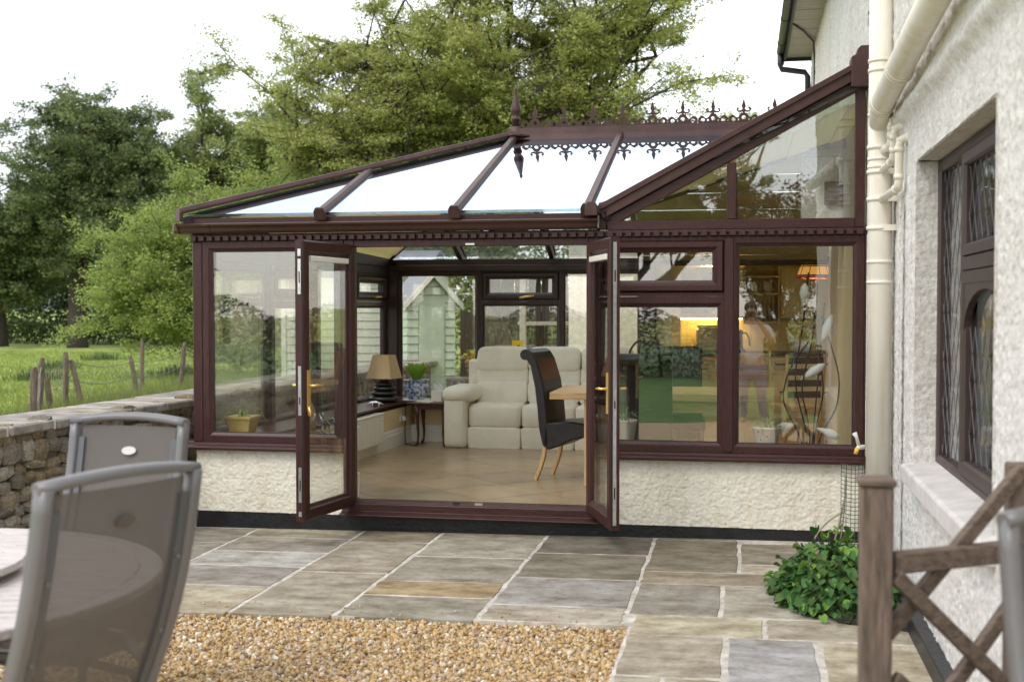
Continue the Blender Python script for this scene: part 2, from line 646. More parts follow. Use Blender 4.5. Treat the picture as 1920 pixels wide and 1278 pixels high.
def vnoise(P):
    i = np.floor(P).astype(int)
    f = (P - i).astype(np.float32)
    f = f * f * (3 - 2 * f)
    r_ = 0
    for dx in (0, 1):
        for dy in (0, 1):
            for dz in (0, 1):
                w = (f[..., 0] if dx else 1 - f[..., 0]) * (f[..., 1] if dy else 1 - f[..., 1]) * (f[..., 2] if dz else 1 - f[..., 2])
                r_ = r_ + w * _LAT[(i[..., 0] + dx) % 64, (i[..., 1] + dy) % 64, (i[..., 2] + dz) % 64]
    return r_

def cell2(U):
    """distance to nearest jittered cell point, U (...,2), unit cells."""
    i = np.floor(U).astype(int)
    best = np.full(U.shape[:-1], 9.0, dtype=np.float32)
    for dx in (-1, 0, 1):
        for dy in (-1, 0, 1):
            c0, c1 = i[..., 0] + dx, i[..., 1] + dy
            px = c0 + 0.15 + 0.7 * _LAT[c0 % 64, c1 % 64, 3]
            py = c1 + 0.15 + 0.7 * _LAT[c0 % 64, c1 % 64, 9]
            rr = 0.75 + 0.5 * _LAT[c0 % 64, c1 % 64, 17]
            d = np.hypot(U[..., 0] - px, U[..., 1] - py) / rr
            best = np.minimum(best, d)
    return best

def rough_height(u, v, size, amp):
    U = np.stack([u, v], -1)
    h = np.sqrt(np.clip(1.0 - cell2(U / size) * 1.2, 0, 1)) * 0.75
    h = h + np.sqrt(np.clip(1.0 - cell2(U / (size * .62) + 31.7) * 1.2, 0, 1)) * 0.45
    P = np.stack([u, v, np.zeros_like(u)], -1)
    h2 = vnoise(P / (size * .5) + 7) * 0.55 + vnoise(P / (size * 2.2)) * 0.55 + vnoise(P / (size * 12) + 3) * 0.4
    return amp * (h + h2 - 1.1)

def rough_sheet(name, o, eu, ev, lu, lv, step, size, amp, material, parent, extra=None, edge=0.0):
    """roughcast surface from corner o along unit eu (lu metres) and ev (lv); relief along eu x ev."""
    o, eu, ev = Vector(o), Vector(eu), Vector(ev)
    n = eu.cross(ev)
    nu, nv = max(2, int(lu / step) + 1), max(2, int(lv / step) + 1)
    u = np.linspace(0, lu, nu)
    v = np.linspace(0, lv, nv)
    uu, vv = np.meshgrid(u, v, indexing='ij')
    wu = uu + o.dot(eu)
    wv = vv + o.dot(ev)
    h = rough_height(wu, wv, size, amp)
    if extra:
        h = h + extra(wu, wv)
    inv = root_inv(parent) if parent else Matrix.Identity(4)
    r3 = np.array(inv.to_3x3())
    tr = np.array(inv.translation)
    V = np.array(o) + uu[..., None] * np.array(eu) + vv[..., None] * np.array(ev) + h[..., None] * np.array(n)
    V = V.reshape(-1, 3) @ r3.T + tr
    idx = np.arange(nu * nv).reshape(nu, nv)
    F = np.stack([idx[:-1, :-1], idx[1:, :-1], idx[1:, 1:], idx[:-1, 1:]], -1).reshape(-1, 4)
    me = mesh_from_arrays(name, V, F, True)
    return link(name, me, parent, material)

def clip_poly(poly, xmin, xmax, ymin, ymax):
    def clip(ps, inside, inter):
        out = []
        for i in range(len(ps)):
            a, b = ps[i - 1], ps[i]
            if inside(b):
                if not inside(a):
                    out.append(inter(a, b))
                out.append(b)
            elif inside(a):
                out.append(inter(a, b))
        return out
    def ix(k, val):
        def f(a, b):
            t = (val - a[k]) / (b[k] - a[k])
            return tuple(a[j] + t * (b[j] - a[j]) for j in (0, 1))
        return f
    for k, val, sgn in ((0, xmin, 1), (0, xmax, -1), (1, ymin, 1), (1, ymax, -1)):
        if not poly:
            return []
        poly = clip(poly, lambda p, k=k, val=val, sgn=sgn: (p[k] - val) * sgn >= 0, ix(k, val))
    return poly
# ------------------------------------------------------------------ ground
def tz(x):
    return -0.011 * (0.7 - x)          # the patio falls gently to the left

def sheet(name, x0, x1, y0, y1, z, material, nx=2, ny=2, zf=None):
    xs, ys = np.linspace(x0, x1, nx), np.linspace(y0, y1, ny)
    X, Y = np.meshgrid(xs, ys, indexing='ij')
    Z = np.full_like(X, z) if zf is None else zf(X, Y)
    idx = np.arange(nx * ny).reshape(nx, ny)
    F = np.stack([idx[:-1, :-1], idx[1:, :-1], idx[1:, 1:], idx[:-1, 1:]], -1).reshape(-1, 4)
    return link(name, mesh_from_arrays(name, np.stack([X, Y, Z], -1).reshape(-1, 3), F, True), None, material)

field_mat = mat('meadow_grass', (0.20, 0.265, 0.055), 0.9, var=0.5, vscale=0.55, col2=(0.27, 0.33, 0.07), bump=0.6, bscale=9, detail=10)
ground = sheet('field', -700, 700, -200, 1200, -0.16, field_mat)
ground['kind'] = 'structure'
lawn_mat = mat('lawn_grass', (0.075, 0.17, 0.022), 0.9, var=0.35, vscale=1.2, bump=0.5, bscale=30, detail=10)
lawn = MB().box(-24, 16, -48, -9.6, -0.14, -0.05).build('lawn', lawn_mat, None, kind='structure')

# ------------------------------------------------------------------ patio of stone slabs
patio = MB().prism([(-4.66, -2.60, tz(-4.66) - .034), (-0.60, -2.55, tz(-.6) - .034), (-0.60, -6.6, tz(-.6) - .034), (0.915, -6.6, tz(.9) - .034), (0.915, 0.35, tz(.9) - .034), (-4.66, 0.35, tz(-4.66) - .034)], (0, 0, 0.0315)).build('patio', mortar, None, kind='structure')
SL = []
def slab(x0, x1, y0, y1, col, g=0.013):
    SL.append((x0, x1, y0, y1, col, g))
yb = -0.03
a_, b_, c_, d_, e_, f_ = -3.733, -2.868, -2.248, -1.437, -0.634, -0.024
grey, warm, dark, och, pale, blue = (0.42, 0.385, 0.32), (0.46, 0.40, 0.31), (0.25, 0.222, 0.18), (0.50, 0.385, 0.22), (0.55, 0.495, 0.40), (0.56, 0.56, 0.565)
slab(-4.62, a_, -0.642, yb, (0.36, .335, .28)); slab(-4.62, a_, -1.30, -0.642, grey); slab(-4.62, a_, -1.95, -1.30, warm); slab(-4.62, a_, -2.60, -1.95, grey)
slab(a_, b_, -0.385, yb, (.40, .37, .28)); slab(a_, b_, -0.897, -0.385, (.40, .365, .31)); slab(a_, b_, -1.386, -0.897, (.50, .49, .46)); slab(a_, b_, -1.955, -1.386, (.36, .335, .30)); slab(a_, b_, -2.64, -1.955, (.47, .42, .31))
slab(b_, c_, -0.455, yb, (.33, .285, .20)); slab(b_, c_, -1.49, -0.455, (.41, .365, .29)); slab(b_, c_, -2.61, -1.49, (.47, .425, .33))
slab(c_, d_, -0.909, yb, (.40, .37, .30)); slab(c_, d_, -1.676, -0.909, (.44, .405, .33)); slab(c_, d_, -2.064, -1.676, och); slab(c_, d_, -2.58, -2.064, (.39, .365, .29))
slab(d_, e_, -0.689, yb, dark); slab(d_, e_, -1.463, -0.689, (.245, .22, .165)); slab(d_, e_, -2.189, -1.463, (.43, .41, .385)); slab(d_, e_, -2.55, -2.189, pale)
slab(e_, f_, -0.10, 0.02, (.36, .33, .26)); slab(e_, f_, -1.179, -0.10, (.285, .25, .185)); slab(f_, 0.885, -0.89, -0.17, (.36, .32, .25)); slab(f_, 0.885, -1.179, -0.90, pale, .012)
slab(e_, 0.30, -1.531, -1.179, (.38, .325, .24)); slab(0.30, 0.885, -1.531, -1.179, (.42, .38, .30))
slab(e_, -0.119, -2.313, -1.531, (.42, .39, .33)); slab(-0.119, 0.885, -2.313, -1.531, (.46, .43, .36))
slab(-0.585, 0.11, -2.723, -2.313, (.56, .51, .38), .007); slab(0.115, 0.885, -2.723, -2.313, (.54, .49, .38), .012)
slab(-0.59, -0.092, -3.441, -2.723, (.55, .50, .39), .008); slab(-0.085, 0.369, -3.70, -2.723, blue, .020); slab(0.369, 0.885, -3.70, -2.723, (.58, .52, .39), .02)
slab(-0.59, -0.36, -4.05, -3.441, (.52, .48, .37), .010); slab(-0.36, -0.09, -4.05, -3.45, (.54, .49, .38), .01)
slab(-0.59, 0.12, -4.75, -4.06, grey, .012); slab(0.12, 0.885, -4.5, -3.71, (.52, .48, .38), .012); slab(0.12, 0.885, -5.3, -4.51, warm, .012); slab(-0.59, 0.12, -5.6, -4.76, pale, .012); slab(0.12, .885, -6.5, -5.31, grey, .012); slab(-.59, .12, -6.5, -5.61, grey, .012)
for (x0, x1, y0, y1, col, g) in SL:
    pts = []
    n = 7
    q = (x0 + g, x1 - g, y0 + g, y1 - g)
    for k in range(n):
        pts.append((q[0] + (q[1] - q[0]) * k / n, q[2]))
    for k in range(n):
        pts.append((q[1], q[2] + (q[3] - q[2]) * k / n))
    for k in range(n):
        pts.append((q[1] - (q[1] - q[0]) * k / n, q[3]))
    for k in range(n):
        pts.append((q[0], q[3] - (q[3] - q[2]) * k / n))
    pts = [(x + rnd.uniform(-.007, .007), y + rnd.uniform(-.007, .007)) for x, y in pts]
    dz = rnd.uniform(-.001, .003)
    m = MB()
    m.prism([(x, y, tz(x) - .030) for x, y in pts], (0, 0, .030 + dz))
    k = rnd.uniform(.84, 1.10)
    m.build('paving_slab', slab_stone, patio, bevel=.004, color=tuple(c * k for c in col))

# ------------------------------------------------------------------ gravel
gravel_base = sheet('gravel_bed', -5.2, -0.6, -9.6, -2.56, 0, mat('gravel_bed', (0.36, 0.25, 0.13), 0.95, var=0.55, vscale=55, col2=(0.55, .42, .26), bump=1.0, bscale=60), 3, 3, lambda X, Y: tz(X) - 0.035)
gravel_base['kind'] = 'structure'
gb2 = sheet('gravel_strip', -0.6, 3.0, -9.6, -6.6, 0, MATS['gravel_bed'], 2, 2, lambda X, Y: tz(X) - 0.035)
gb2['kind'] = 'structure'
gm = bpy.data.materials.new('pebbles')
gm.use_nodes = True
n_, l_ = gm.node_tree.nodes, gm.node_tree.links
g_ = n_.new('ShaderNodeNewGeometry')
r_ = n_.new('ShaderNodeValToRGB')
els = [(0.0, (.20, .12, .06)), (.12, (.38, .22, .08)), (.3, (.50, .33, .13)), (.45, (.58, .42, .20)), (.58, (.38, .27, .14)), (.7, (.66, .54, .37)), (.8, (.36, .30, .25)), (.9, (.50, .32, .12)), (1.0, (.82, .78, .70))]
r_.color_ramp.elements[0].color = (*els[0][1], 1)
r_.color_ramp.elements[1].color = (*els[-1][1], 1)
for p_, c__ in els[1:-1]:
    e__ = r_.color_ramp.elements.new(p_)
    e__.color = (*c__, 1)
l_.new(g_.outputs['Random Per Island'], r_.inputs[0])
l_.new(r_.outputs[0], n_['Principled BSDF'].inputs['Base Color'])
n_['Principled BSDF'].inputs['Roughness'].default_value = 0.6
phi = (1 + 5 ** .5) / 2
ICO_V = np.array([(-1, phi, 0), (1, phi, 0), (-1, -phi, 0), (1, -phi, 0), (0, -1, phi), (0, 1, phi), (0, -1, -phi), (0, 1, -phi), (phi, 0, -1), (phi, 0, 1), (-phi, 0, -1), (-phi, 0, 1)]) / math.hypot(1, phi)
ICO_F = np.array([(0, 11, 5), (0, 5, 1), (0, 1, 7), (0, 7, 10), (0, 10, 11), (1, 5, 9), (5, 11, 4), (11, 10, 2), (10, 7, 6), (7, 1, 8), (3, 9, 4), (3, 4, 2), (3, 2, 6), (3, 6, 8), (3, 8, 9), (4, 9, 5), (2, 4, 11), (6, 2, 10), (8, 6, 7), (9, 8, 1)])

def rand_rot(n):
    q = rng.normal(size=(n, 4))
    q /= np.linalg.norm(q, axis=1, keepdims=True)
    w, x, y, z = q.T
    return np.stack([np.stack([1 - 2 * (y * y + z * z), 2 * (x * y - z * w), 2 * (x * z + y * w)], -1),
                     np.stack([2 * (x * y + z * w), 1 - 2 * (x * x + z * z), 2 * (y * z - x * w)], -1),
                     np.stack([2 * (x * z - y * w), 2 * (y * z + x * w), 1 - 2 * (x * x + y * y)], -1)], 1)

def pebbles(name, n, x0, x1, y0, y1, s0, s1, material, zoff, power=1.0):
    xy = np.stack([rng.uniform(x0, x1, n), rng.uniform(y0, y1, n)], -1)
    s = rng.uniform(0, 1, n) ** 2 * (s1 - s0) + s0
    jit = 1 + rng.uniform(-.3, .3, (n, 12, 1))
    V = ICO_V[None] * jit * (np.stack([s, s * rng.uniform(.6, 1, n), s * rng.uniform(.4, .75, n)], -1))[:, None, :]
    V = np.einsum('nij,nkj->nki', rand_rot(n), V)
    zz = -0.011 * (0.7 - xy[:, 0]) + zoff + rng.uniform(-.010, .008, n)
    V += np.concatenate([xy, zz[:, None]], 1)[:, None, :]
    F = (ICO_F[None] + 12 * np.arange(n)[:, None, None]).reshape(-1, 3)
    o = link(name, mesh_from_arrays(name, V.reshape(-1, 3), F, True), None, material)
    o['kind'] = 'stuff'
    return o
gv = pebbles('gravel', 36000, -4.3, -0.60, -4.35, -2.555, .006, .020, gm, -.026)
sv = pebbles('stray_gravel', 70, -4.0, -0.62, -2.56, -2.36, .006, .012, gm, .006)
tag(sv, 'few stray pebbles lying on the slabs at the gravel edge', 'gravel')
tag(gv, 'golden tan pea gravel bed in front of the stone patio', 'gravel')

# ------------------------------------------------------------------ conservatory
cons = thing('conservatory', 'dark brown conservatory with open double doors, glass roof and ridge cresting', 'conservatory', (-1.7, 0, 0))
FZ = 0.17                                   # floor level inside
LS = 0.035                                  # the left side leans in slightly towards the back
T_front = lambda u, n, z: Vector((u, -n, z))
def T_left(u, n, z):                        # u runs back along the left side
    return Vector((-4.27 + LS * u - n, u, z))
T_back = lambda u, n, z: Vector((u, 4.665 + n, z))

def window(to, u0, u1, z0, z1, w=0.078, parent=cons, name='window', pm=glass, depth=0.07, nf=0.0, pane=True, m=upvc, sash=False):
    k = depth / 2
    prof = [(0, -k), (0, k + nf), (w * .62, k + nf), (w * .70, k - .006 + nf), (w * .93, k - .016 + nf), (w, k - .022 + nf), (w, -k + .02), (w * .7, -k)]
    if sash:
        prof = [(0, -k), (0, k + nf), (.012, k + .022 + nf), (w * .55, k + .022 + nf), (w * .8, k + .004 + nf), (w, k - .004 + nf), (w, -k)]
    f = MB()
    f.frame(u0, u1, z0, z1, prof, to)
    fo = f.build(name, m, parent, bevel=.0)
    if pane:
        i = w - .006
        a = [to(u0 + i, -.012, z0 + i), to(u1 - i, -.012, z0 + i), to(u1 - i, -.012, z1 - i), to(u0 + i, -.012, z1 - i)]
        ax = to(u0, .012, z0) - to(u0, -.012, z0)
        MB().prism(a, ax).build('pane', pm, fo)
        # black gasket line round the glass
        g = MB()
        g.frame(u0 + w - .004, u1 - w + .004, z0 + w - .004, z1 - w + .004, [(0, .0125), (0, .017), (.006, .017), (.006, .0125)], to)
        g.build('gasket', rubber, fo)
    return fo

# low rendered walls
def dwarf(to, u0, u1, thick, parent=cons):
    m = MB()
    a = [to(u0, -.012, .0), to(u1, -.012, .0), to(u1, -thick, .0), to(u0, -thick, .0)]
    m.prism(a, (0, 0, .575))
    return m
dw = dwarf(T_front, -4.262, -3.045, .28).build('low_wall', cream_rough, cons)
rough_sheet('roughcast', (-4.268, -.012, .074), (1, 0, 0), (0, 0, 1), 1.223, .50, .0085, .022, .0125, cream_rough, dw)
rough_sheet('roughcast', (-3.045, -.012, .074), (0, 1, 0), (0, 0, 1), .25, .50, .0085, .021, .007, cream_rough, dw)
dw2 = dwarf(T_front, -1.05, .86, .28).build('low_wall', cream_rough, cons)
rough_sheet('roughcast', (-1.05, -.012, .074), (1, 0, 0), (0, 0, 1), 1.90, .50, .0085, .022, .0125, cream_rough, dw2)
dl = MB()
dl.prism([T_left(.29, 0, 0), T_left(4.7, 0, 0), T_left(4.7, -.40, 0), T_left(.29, -.40, 0)], (0, 0, .575))
dl.build('low_wall', cream_plaster, cons)
dbk = MB().box(-3.66, -.98, 4.32, 4.69, 0, .575).build('low_wall', cream_plaster, cons)
pl = MB()
pl.box(-4.275, -3.04, -.022, -.0125, -.06, .076).box(-1.055, .88, -.022, -.0125, -.06, .076).box(-3.04, -1.055, -.022, .02, -.06, .085)
pl.prism([(-4.275, -.0125, -.06), (-4.275, .02, -.06), (-4.275 + LS * 4.7, 4.7, -.06), (-4.285 + LS * 4.7, 4.7, -.06)], (0, 0, .136))
pl.build('plinth', bitumen, cons)

# window sills
def sill(u0, u1):
    p = [(-.0, .565), (-.085, .565), (-.092, .572), (-.092, .588), (-.082, .596), (-.045, .604), (-.04, .622), (.05, .622), (.05, .565)]
    MB().prism([(u0, y, z) for y, z in p], (u1 - u0, 0, 0)).build('window_sill', upvc_h, cons, bevel=.002)
sill(-4.36, -3.035)
sill(-1.06, .875)
q = MB().prism([T_left(-.02, .085, .567), T_left(4.75, .085, .567), T_left(4.75, -.05, .567), T_left(-.02, -.05, .567)], (0, 0, .05)).build('window_sill', upvc, cons, bevel=.003)
# inside ledge
MB().prism([T_left(.03, -.04, .618), T_left(4.64, -.04, .618), T_left(4.64, -.43, .618), T_left(.03, -.43, .618)], (0, 0, .028)).build('inside_ledge', mahog, cons, bevel=.006)
MB().box(-3.712, -.98, 4.29, 4.60, .618, .646).build('inside_ledge', mahog, cons, bevel=.006)
MB().box(-3.86, -3.05, .045, .32, .618, .646).build('inside_ledge', mahog, cons, bevel=.006)
MB().box(-1.04, .88, .045, .32, .618, .646).build('inside_ledge', mahog, cons, bevel=.006)

# corner and intermediate posts
MB().box(-4.285, -4.203, -.037, .037, .622, 2.20).build('corner_post', upvc, cons, bevel=.006)
MB().box(-4.203, -4.198, -.030, .03, .622, 2.20).build('post_joint', rubber, cons)
MB().prism([T_left(4.60, .04, .622), T_left(4.70, .04, .622), T_left(4.70, -.16, .622), T_left(4.60, -.16, .622)], (0, 0, 1.58)).build('corner_post', upvc_in, cons, bevel=.006)
MB().box(-1.13, -.965, 4.60, 4.70, .55, 2.2).build('end_post', upvc_in, cons, bevel=.006)

# front windows
window(T_front, -4.198, -3.042, .625, 2.20)
window(T_front, -1.058, -.112, 1.768, 2.20, w=.04, pane=False)
ts = window(T_front, -1.022, -.146, 1.80, 2.172, w=.082, sash=True)
window(T_front, -1.058, -.112, .625, 1.766, w=.078)
window(T_front, -.110, .838, .625, 2.20, w=.074)
MB().prism([(-.142, -.048, .648), (-.110, -.048, .63), (-.078, -.048, .648), (-.078, -.048, 2.19), (-.142, -.048, 2.19)], (0, .012, 0)).build('mullion_cover', upvc, cons, bevel=.002)
MB().box(.838, .876, -.03, .05, .60, 2.26).build('wall_strip', upvc, cons, bevel=.004)

# left side windows
for u0, u1, top in ((.075, 1.325, False), (1.39, 2.44, True), (2.50, 3.50, False), (3.555, 4.60, True)):
    if top:
        window(T_left, u0, u1, 1.75, 2.06, w=.035, pane=False, m=upvc_in)
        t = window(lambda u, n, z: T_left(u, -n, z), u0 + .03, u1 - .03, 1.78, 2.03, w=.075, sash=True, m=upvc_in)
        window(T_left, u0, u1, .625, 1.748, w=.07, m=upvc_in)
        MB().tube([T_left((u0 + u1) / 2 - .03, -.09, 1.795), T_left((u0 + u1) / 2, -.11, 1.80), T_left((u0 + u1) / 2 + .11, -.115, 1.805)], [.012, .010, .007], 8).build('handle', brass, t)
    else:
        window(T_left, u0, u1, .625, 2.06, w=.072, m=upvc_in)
for u in (1.357, 2.47, 3.527):
    MB().prism([T_left(u - .032, .045, .625), T_left(u + .032, .045, .625), T_left(u + .032, -.05, .625), T_left(u - .032, -.05, .625)], (0, 0, 1.44)).build('mullion', upvc_in, cons, bevel=.004)
MB().prism([T_left(.04, .035, 2.06), T_left(4.70, .035, 2.06), T_left(4.70, -.06, 2.06), T_left(.04, -.06, 2.06)], (0, 0, .09)).build('head_beam', upvc_in, cons, bevel=.004)

# back windows
Tb_in = lambda u, n, z: Vector((u, 4.665 - n, z))
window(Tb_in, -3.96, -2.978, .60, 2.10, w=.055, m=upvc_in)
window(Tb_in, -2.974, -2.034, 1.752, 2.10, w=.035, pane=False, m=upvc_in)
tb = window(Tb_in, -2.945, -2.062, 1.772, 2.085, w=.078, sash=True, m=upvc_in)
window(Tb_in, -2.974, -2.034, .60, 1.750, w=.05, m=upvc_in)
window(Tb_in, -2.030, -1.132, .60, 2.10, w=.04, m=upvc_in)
MB().tube([(-2.50, 4.575, 1.792), (-2.46, 4.555, 1.80), (-2.43, 4.55, 1.805), (-2.33, 4.55, 1.815)], [.014, .012, .012, .008], 8).build('handle', brass, tb)
MB().box(-4.06, -.97, 4.58, 4.72, 2.10, 2.17).build('head_beam', upvc_in, cons, bevel=.006)

# head of the front wall, dentil course
MB().box(-4.285, -1.06, -.035, .05, 2.203, 2.262).build('head_beam', upvc_h, cons, bevel=.003)
MB().box(-1.06, .876, -.035, .05, 2.203, 2.246).build('head_beam', upvc_h, cons, bevel=.003)
dent = MB().box(-4.29, .872, -.052, -.0355, 2.232, 2.252).build('dentil_trim', alu_brown, cons, bevel=.002)
x = -4.285
first = None
while x < .82:
    if first is None:
        first = MB().box(x, x + .045, -.0725, -.0355, 2.2065, 2.2465).build('dentil', alu_brown, dent, bevel=.003)
        x00 = x
    else:
        d = first.copy()
        COL.objects.link(d)
        d.location.x = x - x00
    x += .0685

# gutter with moulded front
gp = [(-.035, 2.268), (-.075, 2.262), (-.098, 2.268), (-.112, 2.282), (-.118, 2.300), (-.128, 2.312), (-.146, 2.320), (-.150, 2.334), (-.140, 2.340), (-.132, 2.330), (-.06, 2.32), (-.035, 2.32)]
gu = MB().prism([(-4.36, y, z) for y, z in gp], (3.30, 0, 0))
gu.build('gutter', gutter_brown, cons, bevel=.0)
MB().prism([(-4.372, y * 1.04 - .003, z + (.004 if z > 2.3 else -.004)) for y, z in gp], (.012, 0, 0)).build('gutter_end', gutter_brown, cons)
MB().prism([(-4.15, y - .004, z - .003) for y, z in gp], (.05, 0, 0)).build('gutter_clip', gutter_brown, cons)
MB().prism([T_left(-.1, .15, 2.27), T_left(4.78, .15, 2.15), T_left(4.78, .04, 2.15), T_left(-.1, .04, 2.27)], (0, 0, .066)).build('gutter', gutter_brown, cons, bevel=.012)
MB().box(-4.2, .9, 4.73, 4.84, 2.15, 2.215).build('gutter', gutter_brown, cons, bevel=.012)
# eaves beam over the gutter
MB().box(-4.32, -1.04, -.055, .06, 2.335, 2.385).build('eaves_beam', upvc_h, cons, bevel=.004)
MB().prism([T_left(.06, .05, 2.152), T_left(4.72, .05, 2.152), T_left(4.72, .05, 2.242), T_left(.06, .05, 2.38)], (.12, 0, 0)).build('eaves_beam', upvc_in, cons, bevel=.004)
MB().box(-4.1, .9, 4.60, 4.725, 2.172, 2.235).build('eaves_beam', upvc_in, cons, bevel=.004)

# roof planes
RZ = 3.28
E0, E1 = Vector((-4.31, -.07, 2.395)), Vector((-4.31 + LS * 4.8, 4.76, 2.25))
V0 = Vector((-1.03, -.07, 2.395))
GR = Vector((.90, -.07, RZ))
R0, R1 = Vector((-2.14, 2.40, RZ)), Vector((.90, 2.40, RZ))
EB = 2.25

def on_front(x, y=None):
    t = (y + .07) / 2.47
    return Vector((x, y, 2.395 + t * (RZ - 2.395)))
def hip_y(x):
    return -.07 + (x + 4.31) / 2.17 * 2.47
def roof_panel(pts, m=roof_glass, name='roof_pane'):
    n = (pts[1] - pts[0]).cross(pts[2] - pts[0]).normalized()
    if n.z < 0:
        n = -n
    return MB().prism(pts, n * .022).build(name, m, cons)
f1, f2, f3 = -3.20, -2.14, -1.14
roof_panel([E0, on_front(f1, -.07), on_front(f1, hip_y(f1))])
roof_panel([on_front(f1, -.07), on_front(f2, -.07), R0, on_front(f1, hip_y(f1))])
roof_panel([on_front(f2, -.07), on_front(f3, -.07), on_front(f3, 2.40), R0])
yv = lambda x: -.07 + (x + 1.03) / 1.93 * 2.47
roof_panel([on_front(f3, -.07), V0, on_front(0.05, yv(.05)), on_front(.05, 2.40), on_front(f3, 2.40)])
roof_panel([on_front(.05, yv(.05)), R1, on_front(.05, 2.40)])
roof_panel([V0, GR, R1], m=glass_mat('pale_roof_glass', (.62, .70, .62), 1.6))
roof_panel([E1, E0, R0])
bx = [-4.1, -3.2, -2.14, -1.14, -.1, .9]
def on_back(x, y):
    t = (4.76 - y) / 2.36
    return Vector((x, y, EB + t * (RZ - EB)))
hb = lambda x: 4.76 - (x - E1.x) / (R0.x - E1.x) * 2.36
roof_panel([E1, on_back(-3.2, 4.76), on_back(-3.2, hb(-3.2))])
roof_panel([on_back(-3.2, 4.76), on_back(-2.14, 4.76), R0, on_back(-3.2, hb(-3.2))])
for i in range(2, 5):
    roof_panel([on_back(bx[i], 4.76), on_back(bx[i + 1], 4.76), on_back(bx[i + 1], 2.40), on_back(bx[i], 2.40)])
nF = (R1 - R0).cross(V0 - R0).normalized()
nF = nF if nF.z > 0 else -nF
nB = Vector((0, RZ - EB, 2.36)).normalized()
nL = (R0 - E0).cross(E1 - E0).normalized()
nL = nL if nL.z > 0 else -nL
nR = (GR - V0).cross(R1 - V0).normalized()
nR = nR if nR.z > 0 else -nR
# cream pleated blinds under the left end and the right-hand slope
bl = MB()
for k in range(12):
    a, b = k / 12, (k + 1.03) / 12
    lo = [E1.lerp(R0, a), E0.lerp(R0, a), E0.lerp(R0, b), E1.lerp(R0, b)]
    bl.prism([p - nL * (.05 + .012 * (k % 2)) for p in lo], -nL * .004)
bl.build('roof_blind', pleat, cons)
bl = MB()
for k in range(10):
    a, b = k / 10, (k + 1.03) / 10
    VB, GB = Vector((V0.x, .09, V0.z)), Vector((GR.x, .09, GR.z))
    lo = [VB.lerp(GB, a), VB.lerp(R1, a), VB.lerp(R1, b), VB.lerp(GB, b)]
    if k == 0:
        lo = [VB, VB.lerp(R1, b), VB.lerp(GB, b)]
    bl.prism([p - nR * (.05 + .012 * (k % 2)) for p in lo], -nR * .004)
bl.build('roof_blind', pleat, cons)
for (xa, xb) in ((-1.10, -.13), (-.07, .88)):  # blinds added under the back slope to block bright sky behind the gable
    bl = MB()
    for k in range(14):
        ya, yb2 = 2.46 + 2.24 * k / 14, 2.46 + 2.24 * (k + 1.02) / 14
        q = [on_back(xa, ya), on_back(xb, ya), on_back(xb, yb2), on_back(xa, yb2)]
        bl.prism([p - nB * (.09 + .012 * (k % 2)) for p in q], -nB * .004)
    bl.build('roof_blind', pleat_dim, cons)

cap = [(-.034, 0), (-.034, .014), (-.022, .034), (.022, .034), (.034, .014), (.034, 0)]
def rafter(p0, p1, n, wide=1.0, inside=True):
    r = MB().profile_beam(p0 + n * .022, p1 + n * .022, [(a * wide, b * wide) for a, b in cap], n).build('rafter', alu_brown, cons, bevel=.002)
    if inside:
        MB().beam(p0, p1, .055, .07, n, -.075).build('rafter_lining', upvc_in, r)
    return r
def end_cap(p, d, n):
    side = d.cross(n).normalized()
    pr = [(-.046, -.05), (-.046, .02), (-.028, .05), (.028, .05), (.046, .02), (.046, -.05)]
    MB().prism([p + side * a + n * b for a, b in pr], -d * .03).build('rafter_end_cap', alu_brown, cons, bevel=.004)
slope = (on_front(0, 2.4) - on_front(0, -.07)).normalized()
for fx, top in ((f1, hip_y(f1) - .03), (f2, 2.36), (f3, 2.36)):
    rafter(on_front(fx, -.085), on_front(fx, top), nF)
    end_cap(on_front(fx, -.09) + nF * .022, slope, nF)
for i in range(1, 5):
    rafter(on_back(bx[i], 4.76), on_back(bx[i], hb(bx[i]) if bx[i] < -2.2 else 2.44), nB)
up = Vector((0, 0, 1))
hipd = (R0 - E0).normalized()
rafter(E0 - hipd * .05 + up * .012, R0 + up * .012, up, 1.45)
end_cap(E0 - hipd * .055 + up * .03, hipd, up)
rafter(E1 + up * .012, R0 + up * .012, up, 1.45)
rafter(V0 + up * .0, R1 + up * .0, up, 1.2)
# ridge
rp = [(-.10, -.055), (-.10, -.03), (-.062, .015), (-.052, .075), (.052, .075), (.062, .015), (.10, -.03), (.10, -.055)]
ridge = MB().profile_beam((-2.20, 2.40, RZ + .02), (.905, 2.40, RZ + .02), rp).build('ridge', alu_brown, cons, bevel=.003)
MB().box(-2.2, .9, 2.34, 2.46, RZ - .16, RZ - .036).build('ridge_lining', upvc_in, ridge)
hc = [Vector((-2.14 + .17 * math.cos(R(60 * k + 30)), 2.40 + .17 * math.sin(R(60 * k + 30)), RZ + .012)) for k in range(6)]
hcm = MB().prism(hc, (0, 0, .016))
hcm.lathe((-2.14, 2.40, RZ + .027), [(.16, 0), (.09, .022), (.075, .04), (.066, .085), (.05, .09)], 6)
hcm.build('ridge_cap', alu_brown, cons, bevel=.002)
MB().lathe((-2.14, 2.40, RZ + .105), [(.036, 0), (.036, .07), (.044, .075), (.044, .09), (.034, .10), (.032, .125), (.048, .15), (.052, .165), (.044, .20), (.022, .30), (.012, .345), (.016, .355), (.014, .37), (.004, .385)], 10).build('finial', alu_brown, cons)

